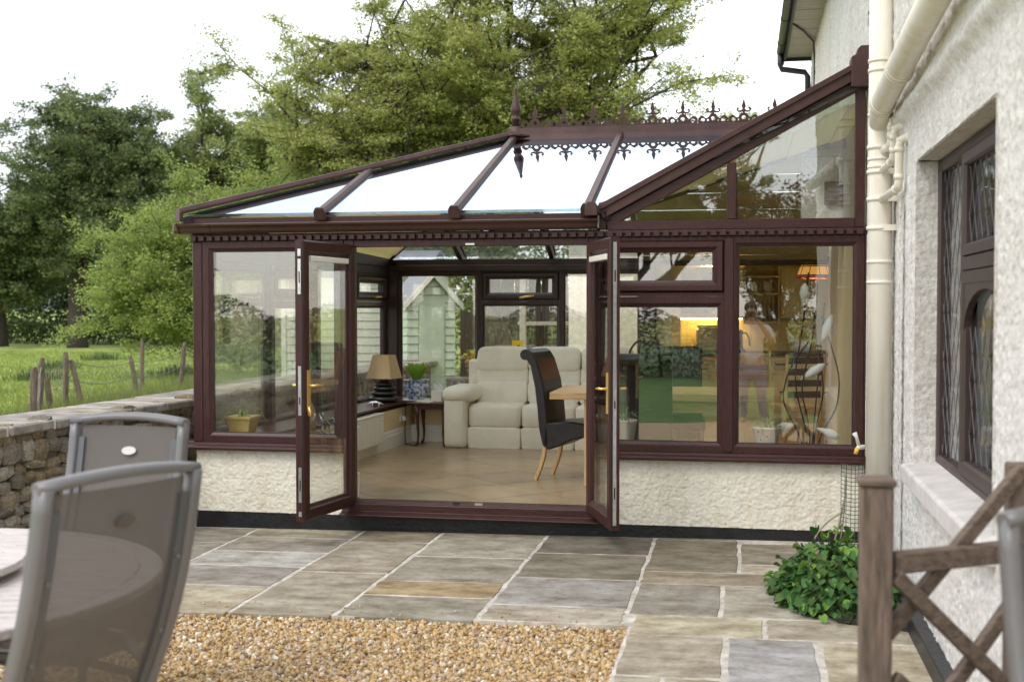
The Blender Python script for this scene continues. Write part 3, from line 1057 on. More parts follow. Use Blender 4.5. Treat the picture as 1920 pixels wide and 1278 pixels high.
# cresting: one pierced panel with a fleur, copied along the ridge
def circ(cx, cz, r_, n=14, sx=1.0):
    return [(cx + sx * r_ * math.cos(2 * math.pi * k / n), cz + r_ * math.sin(2 * math.pi * k / n)) for k in range(n)]
W = .2745
base = [(-W / 2, 0), (W / 2, 0), (W / 2, .055)]
top = []
for k in range(13):
    t = k / 12
    x = W / 2 - t * (W / 2 - .022)
    z = .060 + .022 * math.sin(t * math.pi * 2.5 - .6) * (.5 + .5 * t) + .018 * t
    top.append((x, z))
fl = [(.012, .094), (.009, .106), (.026, .104), (.048, .104), (.064, .117), (.066, .136), (.054, .146), (.042, .140), (.042, .131), (.052, .133), (.053, .123), (.043, .115), (.030, .117), (.016, .124), (.010, .134), (.019, .156), (.014, .176), (.003, .218)]
right = top + fl
left = [(-a, b) for a, b in reversed(right)]
outline = base + right + left + [(-W / 2, .055)]
holes = [circ(-.093, .037, .0195), circ(.093, .037, .0195), circ(0, .052, .020), circ(-.047, .036, .012, 10, .7), circ(.047, .036, .012, 10, .7), circ(-.132, .030, .006, 8, .6), circ(.132, .030, .006, 8, .6)]
crest = bpy.data.objects.new('cresting', None)
COL.objects.link(crest)
crest.parent = cons
cme = shape2d('cresting_panel', [outline] + holes, .010, alu_brown, .0006)
cx0 = -1.955
for k in range(11):
    o = link('cresting_panel', cme, crest)
    o.location = Vector((cx0 + .2775 * k + 1.7, 2.40, RZ + .093))

# gable over the right-hand windows
ga, gb_ = Vector((-1.075, 0, 2.43)), Vector((.80, 0, 3.432))
dg_ = (gb_ - ga).normalized()
ng = Vector((-dg_.z, 0, dg_.x))
gab = MB()
gpoly = [ga + dg_ * .0, gb_, gb_ - ng * .105, ga - ng * .105]
gab.prism([p + Vector((0, -.075, 0)) for p in gpoly], (0, .15, 0))
gab.prism([ga + Vector((0, -.095, 0)) + ng * .0, gb_ + Vector((0, -.095, 0)), gb_ + Vector((0, -.095, 0)) - ng * .04, ga + Vector((0, -.095, 0)) - ng * .04], (0, .0195, 0))
gable = gab.build('gable_barge', alu_brown, cons, bevel=.004)
g0, g1 = ga - ng * .108, gb_ - ng * .108
fr = MB()
fr.prism([g0 + Vector((0, -.035, 0)), g1 + Vector((0, -.035, 0)), g1 + Vector((0, -.035, 0)) - ng * .07, g0 + Vector((0, -.035, 0)) - ng * .07], (0, .07, 0))
fr.build('gable_top_rail', upvc_h, gable, bevel=.004)
MB().box(-1.0, .772, -.0345, .035, 2.254, 2.325).build('gable_bottom_rail', upvc_h, gable, bevel=.004)
MB().box(.772, .84, -.033, .035, 2.256, 3.30).build('gable_jamb', upvc, gable, bevel=.004)
MB().box(-.128, -.060, -.0335, .034, 2.326, 2.735).build('gable_mullion', upvc, gable, bevel=.004)
def gz(x, off):
    b = ga - ng * off
    return b.z + (x - b.x) * dg_.z / dg_.x
pts = [(-.90, 2.32), (-.124, 2.32), (-.124, gz(-.124, .172)), (-.93, gz(-.93, .172))]
pts = [(-1.02 + .08, 2.321), (-.124, 2.321), (-.124, gz(-.124, .17)), (-.94, max(2.33, gz(-.94, .17)))]
MB().prism([(a, -.012, b) for a, b in pts], (0, .024, 0)).build('pane', glass, gable)
pts = [(-.064, 2.321), (.776, 2.321), (.776, gz(.776, .17)), (-.064, gz(-.064, .17))]
MB().prism([(a, -.012, b) for a, b in pts], (0, .024, 0)).build('pane', glass, gable)
ec = [(.735, 3.24), (.872, 3.24), (.872, 3.53), (.80, 3.53), (.775, 3.505), (.77, 3.47), (.735, 3.455)]
MB().prism([(a, -.10, b) for a, b in ec], (0, .19, 0)).build('gable_end_cap', alu_brown, cons, bevel=.006)
# boxed end at the foot of the gable, lead flashing
MB().box(-1.075, -1.005, -.05, .06, 2.262, 2.43).build('gable_foot', upvc, cons, bevel=.004)
end_cap(Vector((-1.10, -.155, 2.405)), Vector((0, 1, 0)), up)
MB().box(-1.16, -1.04, -.125, -.02, 2.36, 2.43).build('gable_foot', alu_brown, cons, bevel=.02)
MB().box(-1.058, -1.052, -.12, .05, 2.27, 2.36).build('lead_flashing', mat('lead', (.28, .29, .30), .5, .3), cons)

# doorway
MB().box(-3.035, -2.955, -.036, .045, .10, 2.203).build('door_jamb', upvc, cons, bevel=.004)
MB().box(-1.135, -1.06, -.036, .045, .10, 2.203).build('door_jamb', upvc, cons, bevel=.004)
MB().box(-2.955, -1.135, -.034, .045, 2.150, 2.201).build('door_head', upvc_h, cons, bevel=.004)
th = MB()
th.prism([(-3.05, y, z) for y, z in [(-.02, .088), (-.135, .088), (-.14, .10), (-.06, .118), (-.06, .175), (-.045, .182), (-.04, .198), (.06, .198), (.06, .088)]], (2.0, 0, 0))
th.build('threshold', upvc_h, cons, bevel=.003)
MB().box(-2.0, -1.94, -.047, -.030, .186, .203).build('keeper', steel, cons)
MB().box(-2.07, -2.0, -.050, -.031, 2.156, 2.170).build('keeper', steel, cons)
MB().box(-2.17, -2.12, -.047, -.03, .186, .204).build('keeper', rubber, cons)

def door(hx, ex, hy, ey, flip, lab):
    h, e = Vector((hx, hy, 0)), Vector((ex, ey, 0))
    L = (e - h).length
    d = (e - h).normalized()
    nrm = Vector((d.y, -d.x, 0)) * flip       # points to the room side of the leaf
    to = lambda u, n, z: h + d * u + nrm * n + Vector((0, 0, z))
    z0, z1 = .165, 2.165
    prof = [(0, -.035), (0, .028), (.012, .035), (.075, .035), (.085, .022), (.105, .012), (.105, -.012), (.085, -.022), (.075, -.035)]
    leaf = MB().frame(0, L, z0, z1, prof, to).build('door', upvc, cons)
    leaf['label'] = lab
    i = .100
    MB().prism([to(i, -.011, z0 + i), to(L - i, -.011, z0 + i), to(L - i, -.011, z1 - i), to(i, -.011, z1 - i)], nrm * .022).build('pane', glass, leaf)
    # rolled-up pleated blind at the head of the glass
    MB().prism([to(.11, .016, z1 - .15), to(L - .11, .016, z1 - .15), to(L - .11, .016, z1 - .11), to(.11, .016, z1 - .11)], nrm * .022).build('blind', white_gloss, leaf, bevel=.004)
    for s in (-1, 1):
        b = MB()
        b.prism([to(L - .075, s * .036, .96), to(L - .035, s * .036, .96), to(L - .035, s * .036, 1.24), to(L - .075, s * .036, 1.24)], nrm * s * .008)
        b.tube([to(L - .055, s * .044, 1.13), to(L - .055, s * .085, 1.13), to(L - .075, s * .093, 1.132), to(L - .175, s * .090, 1.125)], [.010, .009, .010, .007], 8)
        b.build('handle', brass, leaf)
    for a, c in ((.20, .235), (.30, .55), (.92, 1.27), (1.78, 2.03), (2.05, 2.10)):
        MB().prism([to(L + .0005, -.013, a), to(L + .0005, .011, a), to(L + .0005, .011, c), to(L + .0005, -.013, c)], d * .003).build('lock_plate', steel, leaf)
    sl = MB()
    for a, c in ((.38, .46), (1.0, 1.05), (1.86, 1.94)):
        sl.prism([to(L + .004, -.005, a), to(L + .004, .004, a), to(L + .004, .004, c), to(L + .004, -.005, c)], d * .001)
    sl.prism([to(L + .0004, .016, z0 + .02), to(L + .0004, .022, z0 + .02), to(L + .0004, .022, z1 - .02), to(L + .0004, .016, z1 - .02)], d * .003)
    sl.build('lock_slot', rubber, leaf)
    return leaf, to, L
d1, to1, L1 = door(-2.972, -3.092, -.045, -.84, -1, 'left door leaf swung open, bunch of keys in the lock')
d2, to2, L2 = door(-1.118, -.862, -.045, -.78, 1, 'right door leaf swung open towards the lawn side')
d2['label'] = 'right door leaf swung open past square'
k = MB()
for a in range(3):
    c = to1(L1 - .05 + .012 * a, .052, .985)
    k.tube([c, c + Vector((.012 * a - .01, -.004, -.035)), c + Vector((.014 * a - .01, -.006, -.07))], [.006, .010, .004], 6)
k.build('key', brass, d1)
# full-height steel strip on the right leaf
MB().prism([to2(L2 + .0006, -.012, .20), to2(L2 + .0006, .012, .20), to2(L2 + .0006, .012, 2.13), to2(L2 + .0006, -.012, 2.13)], (Vector((-.862, -.78, 0)) - Vector((-1.118, -.045, 0))).normalized() * .002).build('lock_strip', steel, d2)

# floor of diagonal tiles
fl = MB().box(-4.0, .92, .065, 5.3, .02, FZ - .010).build('floor', grout, cons)
ts_ = .62
for i in range(-12, 13):
    for j in range(-12, 13):
        cx, cy = -1.6 + (i - j) * ts_ / math.sqrt(2), 1.2 + (i + j) * ts_ / math.sqrt(2)
        s = (ts_ - .008) / math.sqrt(2)
        p = clip_poly([(cx - s, cy), (cx, cy - s), (cx + s, cy), (cx, cy + s)], -3.84, .915, .07, 5.28)
        if len(p) > 2:
            kk = rnd.uniform(.9, 1.08)
            MB().prism([(a, b, FZ - .010) for a, b in p], (0, 0, .010)).build('floor_tile', tile_mat, fl, color=(kk, kk * rnd.uniform(.97, 1.02), kk * rnd.uniform(.95, 1.02)))
# skirting boards
sk = [(0, 0), (-.022, 0), (-.022, .13), (-.014, .15), (-.014, .165), (-.006, .185), (0, .19)]
MB().prism([T_left(.33, -.402 + a, FZ + b) for a, b in sk], T_left(4.32, 0, 0) - T_left(.33, 0, 0)).build('skirting', white_gloss, cons)
MB().prism([(-3.70, 4.318 + a, FZ + b) for a, b in sk], (2.72, 0, 0)).build('skirting', white_gloss, cons)
MB().box(-3.043, -3.02, .06, .30, FZ, FZ + .20).build('skirting', white_gloss, cons, bevel=.004)
MB().box(-3.043, -3.036, .06, .30, FZ + .2, .60).build('plaster', cream_plaster, cons)
# wall socket with plugs
sx = T_left(3.98, -.402, .46)
so = MB().box(sx.x, sx.x + .012, sx.y - .07, sx.y + .07, .42, .51)
so.build('wall_socket', white_gloss, cons, bevel=.004)
MB().box(sx.x + .012, sx.x + .05, sx.y + .01, sx.y + .05, .43, .48).build('plug', white_gloss, cons, bevel=.006)
# ------------------------------------------------------------------ house on the right
house = thing('house', 'white roughcast house wall with leaded window, cream soil pipes and black eaves gutter', 'house', (1.3, -2.0, 0))
HX = 0.92
def bell(wu, wv):
    # upper storey skin stands out a little over a rounded drip course
    w = wv + .03 * (vnoise(np.stack([wu * 5, wv * 5, wv * 0], -1)) - .5)
    b = 0.022 / (1 + np.exp(-(w - 2.79) / 0.018))
    return b + 0.040 * np.exp(-((w - 2.79) / 0.05) ** 2)
def bell_b(wu, wv):
    return bell(wu, wv)
eu, ev = (0, -1, 0), (0, 0, 1)              # eu x ev = -x
Y0, Y1, ZA, ZB = -2.16, -4.30, .82, 2.47      # window opening
wb = MB()
wb.box(1.08, 1.30, -7.0, Y1 - .55, -.1, 5.2).box(1.08, 1.30, Y0 + .01, .36, -.1, 5.2).box(1.08, 1.30, Y1 - .55, Y0 + .01, -.1, ZA).box(1.08, 1.30, Y1 - .55, Y0 + .01, ZB + .01, 5.2)
wall = wb.build('wall', white_rough, house)
RS = dict(size=.021, amp=.0140, material=white_rough, parent=wall, extra=bell)
rough_sheet('roughcast', (HX, .35, .10), eu, ev, .35 - Y0, 3.75, .011, **RS)
rough_sheet('roughcast', (HX, Y0, .10), eu, ev, Y0 - Y1, ZA - .10, .010, **RS)
rough_sheet('roughcast', (HX, Y0, ZB), eu, ev, Y0 - Y1, 3.85 - ZB, .010, **RS)
rough_sheet('roughcast', (HX, Y1, .10), eu, ev, 1.5, 3.75, .010, **RS)
rough_sheet('roughcast', (HX, Y1 - 1.5, .10), eu, ev, 1.2, 3.75, .03, **RS)
rough_sheet('roughcast', (HX - .02, 8.37, 2.42), eu, ev, 8.02, 2.78, .017, .028, .015, white_rough, wall)
rough_sheet('roughcast', (HX - .03, .35, 3.84), eu, ev, 7.4, 1.36, .02, .028, .015, white_rough, wall)
RS2 = dict(size=.024, amp=.009, material=white_rough, parent=wall)
rough_sheet('reveal', (HX - .014, Y0, ZA), (1, 0, 0), ev, .164, ZB - ZA, .010, **RS2)
rough_sheet('reveal', (HX + .15, Y1, ZA), (-1, 0, 0), ev, .164, ZB - ZA, .010, **RS2)
rough_sheet('reveal', (HX - .014, Y0, ZB), eu, (1, 0, 0), Y0 - Y1, .164, .012, **RS2)
# short return beside the conservatory
rough_sheet('roughcast', (.855, -.03, .08), (1, 0, 0), ev, .10, 3.6, .010, .024, .010, white_rough, wall)
rough_sheet('roughcast', (.862, .40, .08), eu, ev, .43, 3.6, .010, .024, .010, white_rough, wall)
# raised strip of render beside the soil pipe
rough_sheet('roughcast', (HX - .03, -1.62, .10), eu, ev, .07, 2.2, .010, .024, .010, white_rough, wall)
MB().box(.845, .93, -7.0, .36, -.10, .098).build('plinth', bitumen, house, bevel=.004)

# window in the recess
WX = HX + .13
T_h = lambda u, n, z: Vector((WX - n, u, z))
hw = MB().frame(Y1 - .6, Y0 - .004, ZA + .02, ZB - .004, [(0, -.03), (0, .03), (.045, .03), (.06, .02), (.06, -.03)], T_h).build('window', mat('window_dark_brown', (.045, .026, .022), .45, var=.2), house, bevel=.0)
hwm = MATS['window_dark_brown']
MB().box(WX - .034, WX + .03, -2.98, -2.91, ZA + .08, ZB - .06).build('mullion', hwm, hw, bevel=.004)
MB().prism([T_h(-2.23, -.004, ZA + .08), T_h(-2.91, -.004, ZA + .08), T_h(-2.91, -.004, ZB - .06), T_h(-2.23, -.004, ZB - .06)], (.008, 0, 0)).build('pane', glass_old, hw)
MB().frame(-4.1, -2.985, 1.93, ZB - .065, [(0, -.02), (0, .045), (.045, .045), (.055, .03), (.055, -.02)], T_h).build('top_light', hwm, hw)
MB().prism([T_h(-4.04, .008, 1.98), T_h(-3.04, .008, 1.98), T_h(-3.04, .008, ZB - .12), T_h(-4.04, .008, ZB - .12)], (.008, 0, 0)).build('pane', glass_old, hw)
MB().box(WX - .04, WX + .03, -4.2, -2.982, 1.86, 1.925).build('transom', hwm, hw, bevel=.004)
MB().frame(-4.1, -2.985, ZA + .085, 1.855, [(0, -.02), (0, .045), (.055, .045), (.065, .03), (.065, -.02)], T_h).build('casement', hwm, hw)
ap = [(-3.05, 1.60), (-3.05, 1.80), (-4.04, 1.80), (-4.04, 1.60)]
arch = [(-3.045, 1.58)] + [(-3.545 + .5 * math.cos(R(a)), 1.58 + .19 * math.sin(R(a))) for a in range(0, 181, 15)] + [(-4.045, 1.58), (-4.045, 1.80), (-3.045, 1.80)]
m = MB()
for i in range(1, len(arch) - 3):
    a, b = arch[i], arch[i + 1]
    m.prism([T_h(a[0], .01, a[1]), T_h(b[0], .01, b[1]), T_h(b[0], .01, 1.80), T_h(a[0], .01, 1.80)], (-.03, 0, 0))
m.build('arched_head', hwm, hw)
MB().prism([T_h(-4.04, .002, ZA + .14), T_h(-3.04, .002, ZA + .14), T_h(-3.04, .002, 1.80), T_h(-4.04, .002, 1.80)], (.008, 0, 0)).build('pane', glass_old, hw)
lead = mat('lead_came', (.13, .13, .14), .5, .3)
def came(u0, u1, z0, z1, n, du=.13, dz=.25):
    m = MB()
    for s in (1, -1):
        k = -40
        while k < 60:
            # diagonal u = u0 + k*du + s*(z - z0)*du/dz
            c = u0 + k * du
            pts = []
            for zz in (z0, z1):
                pts.append((c + s * (zz - z0) * du / dz, zz))
            (ua, za), (ub, zb) = pts
            # clip in u
            tt = [0, 1]
            for lim, sg in ((u0, 1), (u1, -1)):
                fa, fb = (ua - lim) * sg, (ub - lim) * sg
                if fa < 0 and fb < 0:
                    tt = None
                    break
                if fa < 0:
                    tt[0] = max(tt[0], fa / (fa - fb))
                if fb < 0:
                    tt[1] = min(tt[1], fa / (fa - fb))
            if tt and tt[1] - tt[0] > .01:
                q = [(ua + (ub - ua) * t, za + (zb - za) * t) for t in tt]
                m.beam(T_h(q[0][0], n, q[0][1]), T_h(q[1][0], n, q[1][1]), .0055, .003, (-1, 0, 0))
            k += 1
    return m
came(-2.905, -2.23, ZA + .085, ZB - .065, .005).build('lead_lattice', lead, hw)
came(-4.03, -3.045, 1.985, ZB - .125, .018).build('lead_lattice', lead, hw)
came(-4.03, -3.045, ZA + .15, 1.60, .011).build('lead_lattice', lead, hw)
# window sill of painted blocks
for ya, yb_ in ((-2.12, -2.95), (-2.958, -3.75), (-3.758, -4.36)):
    p = [(HX + .12, .86), (HX - .065, .835), (HX - .075, .825), (HX - .07, .735), (HX + .02, .735), (HX + .12, .76)]
    MB().prism([(a, ya, b) for a, b in p], (0, yb_ - ya, 0)).build('sill_block', mat('white_sill_paint', (.58, .55, .52), .75, var=.14, vscale=8) if 'white_sill_paint' not in MATS else MATS['white_sill_paint'], house, bevel=.006)
# dark room behind the window
rm = MB()
rm.box(3.6, 3.7, -6, -.2, 0, 2.6).box(1.31, 3.6, -6.1, -6, 0, 2.6).box(1.31, 3.6, -.2, -.1, 0, 2.6).box(1.31, 3.6, -6, -.2, -.05, 0).box(1.31, 3.6, -6, -.2, 2.55, 2.65)
room = rm.build('inner_room', mat('room_paint', (.30, .26, .21), .8), house)
# wall of the conservatory room and upper wall core
MB().box(.94, 1.07, .37, 8.36, 2.62, 5.2).build('upper_wall', white_rough, house)
MB().box(.905, 1.07, .07, 4.70, FZ, 3.3).build('inner_wall', cream_plaster, house)
# end pier with the brown air vent, seen through the gable glass
pier = MB().box(.52, .930, 2.62, 2.80, 2.27, 3.22).build('pier', white_rough, house)
rough_sheet('roughcast', (.52, 2.61, 2.27), (1, 0, 0), ev, .42, .93, .014, .024, .008, white_rough, pier)
vt = MB().box(.722, .90, 2.572, 2.60, 2.63, 2.845).build('air_vent', mat('brown_vent', (.10, .035, .028), .5), house, bevel=.004)
sl = MB()
for k in range(8):
    z = 2.65 + k * .0225
    sl.prism([(.738, 2.5715, z), (.738, 2.556, z - .004), (.738, 2.556, z), (.738, 2.5715, z + .011)], (.146, 0, 0))
sl.build('louvre', MATS['brown_vent'], vt)
# eaves of the upper roof, running back from the camera
sof = mat('painted_soffit', (.30, .28, .25), .7, var=.15, vscale=4, stretch=(1, 8, 1))
y = 8.34
k = 0
while y > -5.0:
    MB().box(.56, .905, y - .245, y, 5.13 + (k % 2) * .004, 5.15 + (k % 2) * .004).build('soffit_board', sof, house, bevel=.004)
    y -= .25
    k += 1
MB().box(.535, .56, -5.0, 8.36, 5.10, 5.27).build('fascia_board', mat('dark_fascia', (.03, .028, .028), .5), house, bevel=.004)
MB().box(.53, .92, 8.345, 8.375, 5.08, 5.30).build('barge_end', MATS['dark_fascia'], house, bevel=.003)
gp2 = [(.533 - .055 + .055 * math.cos(R(a)), 5.20 + .055 * math.sin(R(a))) for a in range(180, 361, 20)] + [(.528, 5.20), (.428, 5.20)][:0]
MB().prism([(a, -5.0, b) for a, b in gp2], (0, 13.32, 0)).build('eaves_gutter', black_plastic, house)
for yy in (7.6, 6.2, 4.8, 3.4):
    MB().prism([(.478 + (a - .478) * 1.12, yy, 5.20 + (b - 5.20) * 1.12) for a, b in gp2], (0, .06, 0)).build('gutter_bracket', black_plastic, house)
MB().tube([(.478, 8.22, 5.16), (.478, 8.22, 5.02), (.49, 8.22, 4.95), (.80, 8.22, 4.90), (.84, 8.22, 4.84), (.84, 8.22, 2.6)], [.05, .05, .04, .04, .04, .04], 10).build('rainwater_pipe', black_plastic, house)
MB().tube([(.55, 6.2, 5.12), (.70, 6.6, 5.11), (.86, 7.2, 5.10), (.885, 7.4, 4.9), (.885, 7.5, 4.2)], .012, 6).build('cable', black_plastic, house)
MB().prism([(.50, -5, 5.27), (.50, 8.4, 5.27), (3.5, 8.4, 7.2), (3.5, -5, 7.2)], (0, 0, .08)).build('roof', felt, house)
# soil pipe and waste pipes
px_, py_ = .822, -1.2
MB().tube([(px_, py_, .02), (px_, py_, 5.2)], .073, 24).build('soil_pipe', pipe_cream, house)
for z in (1.842, 1.968, 2.553, 2.60, 2.871, 3.142, 3.201):
    MB().tube([(px_, py_, z - .010), (px_, py_, z + .010)], .0785, 24).build('pipe_collar', pipe_cream, house)
for z in (2.175, 2.353, 2.671, 2.52):
    pb = MB()
    pb.tube([(px_, py_, z - .011), (px_, py_, z + .011)], .082, 24)
    pb.box(px_, .93, py_ - .08, py_ - .045, z - .018, z + .018)
    pb.build('pipe_bracket', pipe_cream, house)
MB().tube([(px_, py_ + .01, 2.80), (.81, -1.34, 2.87), (.80, -1.52, 2.895), (.795, -2.6, 2.955), (.79, -6.2, 3.16)], [.068, .070, .070, .070, .070], 20).build('branch_pipe', pipe_cream, house)
for yy in (-1.50, -1.56, -2.30, -2.36):
    zz = 2.895 + (-1.52 - yy) * .0556
    MB().tube([(.80, yy + .015, zz - .001), (.80, yy - .015, zz + .001)], .077, 20).build('pipe_collar', pipe_cream, house)
def waste(pts, r=.026):
    q = [Vector(p) for p in pts]
    out = [q[0]]
    for i in range(1, len(q) - 1):
        a, b = (q[i - 1] - q[i]).normalized(), (q[i + 1] - q[i]).normalized()
        for t in (1, .5, 0, -.5, -1):
            s = .035
            if t >= 0:
                p = q[i] + a * s * t + b * s * (1 - t) * .4
            else:
                p = q[i] + b * s * (-t) + a * s * (1 + t) * .4
            out.append(p)
    out.append(q[-1])
    w = MB().tube(out, r, 10).build('waste_pipe', pipe_cream, house)
    for i in range(1, len(q) - 1):
        for dd in ((q[i - 1] - q[i]).normalized(), (q[i + 1] - q[i]).normalized()):
            MB().tube([q[i] + dd * .045, q[i] + dd * .075], r * 1.18, 10).build('pipe_joint', pipe_cream, w)
waste([(.94, -1.46, 2.83), (.862, -1.42, 2.82), (.862, -1.38, 2.66), (px_, py_ - .04, 2.64)], .022)
waste([(.94, -1.60, 2.75), (.862, -1.56, 2.745), (.862, -1.50, 2.56), (px_, py_ - .04, 2.52)], .022)
waste([(.94, -1.76, 2.66), (.872, -1.72, 2.655), (.872, -1.70, 2.38), (px_, py_ - .04, 2.345)], .024)

# rear kitchen of the house
kit = MB()
kit.box(-2.22, -.80, 6.62, 6.75, -.1, 2.62)        # outer wall facing the patio
kit.box(-2.12, -2.0, 6.75, 8.75, -.1, 2.62).box(-2.12, 2.6, 8.62, 8.75, -.1, 2.62).box(2.5, 2.6, 4.9, 5.3, -.1, 2.62).box(2.5, 2.6, 7.9, 8.62, -.1, 2.62).box(2.5, 2.6, 5.3, 7.9, -.1, 1.0).box(2.5, 2.6, 5.3, 7.9, 2.3, 2.62).box(1.075, 2.6, 4.72, 4.9, -.1, 2.62)
kit.build('kitchen_wall', beige_plaster, house)
rough_sheet('roughcast', (-2.23, 6.615, .0), (1, 0, 0), ev, 1.25, 2.62, .014, .024, .010, cream_rough, bpy.data.objects['kitchen_wall'])
MB().box(-.985, -.80, 4.73, 6.61, FZ, 2.62).build('door_cheek', beige_plaster, house)
MB().box(-.98, 2.6, 4.725, 6.61, 2.50, 2.66).box(-2.12, 2.6, 6.612, 8.75, 2.50, 2.66).build('kitchen_ceiling', ceiling_paint, house)
kf = MB().box(-2.0, 2.5, 5.285, 8.62, .02, FZ).build('kitchen_floor', tile_mat, house, color=(.9, .88, .85))
kw = MB().frame(5.3, 7.9, 1.0, 2.3, [(0, -.03), (0, .03), (.06, .03), (.06, -.03)], lambda u, n, z: Vector((2.55 + n, u, z))).build('window', white_gloss, house)  # unseen side window, added so daylight brightens the kitchen
MB().box(2.545, 2.555, 5.36, 7.84, 1.06, 2.24).build('pane', glass, kw)
# wall cupboards, worktop, base units
cab = mat('cream_cupboard_paint', (.66, .58, .38), .5, var=.05, vscale=3)
MB().box(-2.0, 2.5, 8.61, 8.6195, 1.06, 1.52).build('splashback', grout, house)
yt = mat('yellow_wall_tile', (.72, .56, .22), .25, var=.06, vscale=2)
wt = bpy.data.objects['splashback']
t0 = None
for r__ in range(3):
    for c__ in range(30):
        if t0 is None:
            t0 = MB().box(-1.0, -.905, 8.602, 8.6095, 1.07, 1.217).build('wall_tile', yt, wt, bevel=.002)
        else:
            d = t0.copy()
            COL.objects.link(d)
            d.location = (c__ * .1, 0, r__ * .152)
MB().box(-.95, 2.5, 8.02, 8.60, 1.02, 1.058).build('worktop', mat('dark_worktop', (.06, .04, .03), .25, var=.5, vscale=60), house, bevel=.006)
def unit(x0, x1, y, z0, z1, name='cupboard_door', knob=True):
    u = MB().box(x0 + .004, x1 - .004, y - .02, y, z0 + .004, z1 - .004).build(name, cab, house, bevel=.004)
    f = MB().frame(x0 + .05, x1 - .05, z0 + .045, z1 - .045, [(0, 0), (0, .010), (.014, .003), (.014, 0)], lambda a, n, b: Vector((a, y - .021 - n, b)))
    f.build('moulding', cab, u)
    if knob:
        MB().tube([((x0 + x1) / 2 - .07, y - .02, (z0 + z1) / 2 + .01), ((x0 + x1) / 2 - .06, y - .05, (z0 + z1) / 2 - .01), ((x0 + x1) / 2 + .06, y - .05, (z0 + z1) / 2 - .01), ((x0 + x1) / 2 + .07, y - .02, (z0 + z1) / 2 + .01)], .008, 6).build('handle', dark_metal, u)
MB().box(-.93, 2.5, 8.09, 8.60, FZ, 1.018).build('base_unit', cab, house)
for k in range(6):
    x0 = -.90 + k * .56
    unit(x0, x0 + .55, 8.088, .83, 1.0, 'drawer')
    unit(x0, x0 + .55, 8.088, .25, .82)
MB().box(-.93, -.02, 8.28, 8.60, 1.535, 2.25).build('wall_unit', cab, house)
MB().box(.50, 2.5, 8.28, 8.60, 1.535, 2.25).build('wall_unit', cab, house)
for k in range(3):
    x0 = -.92 + k * .30
    fo = MB().frame(x0, x0 + .295, 1.55, 2.23, [(0, 0), (0, .02), (.05, .02), (.05, 0)], lambda a, n, b: Vector((a, 8.278 - n, b))).build('cupboard_door', cab, house)
    MB().box(x0 + .04, x0 + .255, 8.268, 8.272, 1.59, 2.19).build('pane', glass_old, fo)
for k in range(5):
    x0 = .52 + k * .38
    unit(x0, x0 + .375, 8.278, 1.55, 2.23, knob=False)
warm_light = emit_mat('warm_strip_light', (1.0, .74, .32), 20.0)
MB().box(-.92, -.03, 8.34, 8.40, 1.515, 1.530).build('strip_light', warm_light, house)
MB().box(-.60, -.10, 8.42, 8.46, 2.26, 2.275).build('strip_light', warm_light, house)
# plate rack between the wall cupboards
rack = MB()
rack.box(-.015, .01, 8.30, 8.60, 1.46, 2.30).box(.465, .49, 8.30, 8.60, 1.46, 2.30).box(.01, .465, 8.32, 8.60, 1.46, 1.49).box(.01, .465, 8.32, 8.60, 1.86, 1.885).box(.01, .465, 8.32, 8.60, 2.10, 2.12).box(.01, .465, 8.30, 8.60, 2.275, 2.30).box(.01, .465, 8.585, 8.60, 1.49, 2.275)
rk = rack.build('plate_rack', cab, house, bevel=.003)
dw_ = MB()
for k in range(7):
    x = .07 + k * .055
    dw_.tube([(x, 8.33, 1.49), (x, 8.33, 1.86)], .006, 6)
dw_.build('rail', cab, rk)
# ------------------------------------------------------------------ garden wall of stone
gw = thing('stone_wall', 'low rubble stone garden wall with flat coping beside the patio', 'wall', (-4.70, -2.0, 0), -math.atan(.03))
GWM = ROOTM[gw.name]
T_w = lambda a, b, z: GWM @ Vector((a, b + 2.0 - 0.0, z))     # a across (negative = field side), b along
MB().prism([T_w(-.03, -5.2, -.2), T_w(-.03, 8.0, -.2), T_w(-.50, 8.0, -.2), T_w(-.50, -5.2, -.2)], (0, 0, 1.04)).build('wall_core', wall_core, gw)
cols = [(.47, .39, .27), (.56, .49, .36), (.40, .32, .21), (.60, .55, .45), (.50, .38, .22), (.36, .31, .25), (.44, .40, .34)]
def stone_col():
    k, c = rnd.uniform(.52, .80), rnd.choice(cols)
    return tuple(v * k for v in c)
protos = []
for k in range(8):
    me = bpy.data.meshes.new('stone')
    bm = bmesh.new()
    bmesh.ops.create_cube(bm, size=1)
    bmesh.ops.subdivide_edges(bm, edges=bm.edges, cuts=1, use_grid_fill=True)
    for v in bm.verts:
        l = v.co.length
        v.co *= (0.62 / l) ** .45
        v.co += Vector((rnd.uniform(-.06, .06), rnd.uniform(-.07, .07), rnd.uniform(-.07, .07)))
    bm.to_mesh(me)
    bm.free()
    me.materials.append(wall_stone)
    protos.append(me)
z = -.05
ns = 0
RV, RF, r0_ = [], [], 0
GI = ROOTM[gw.name].inverted()
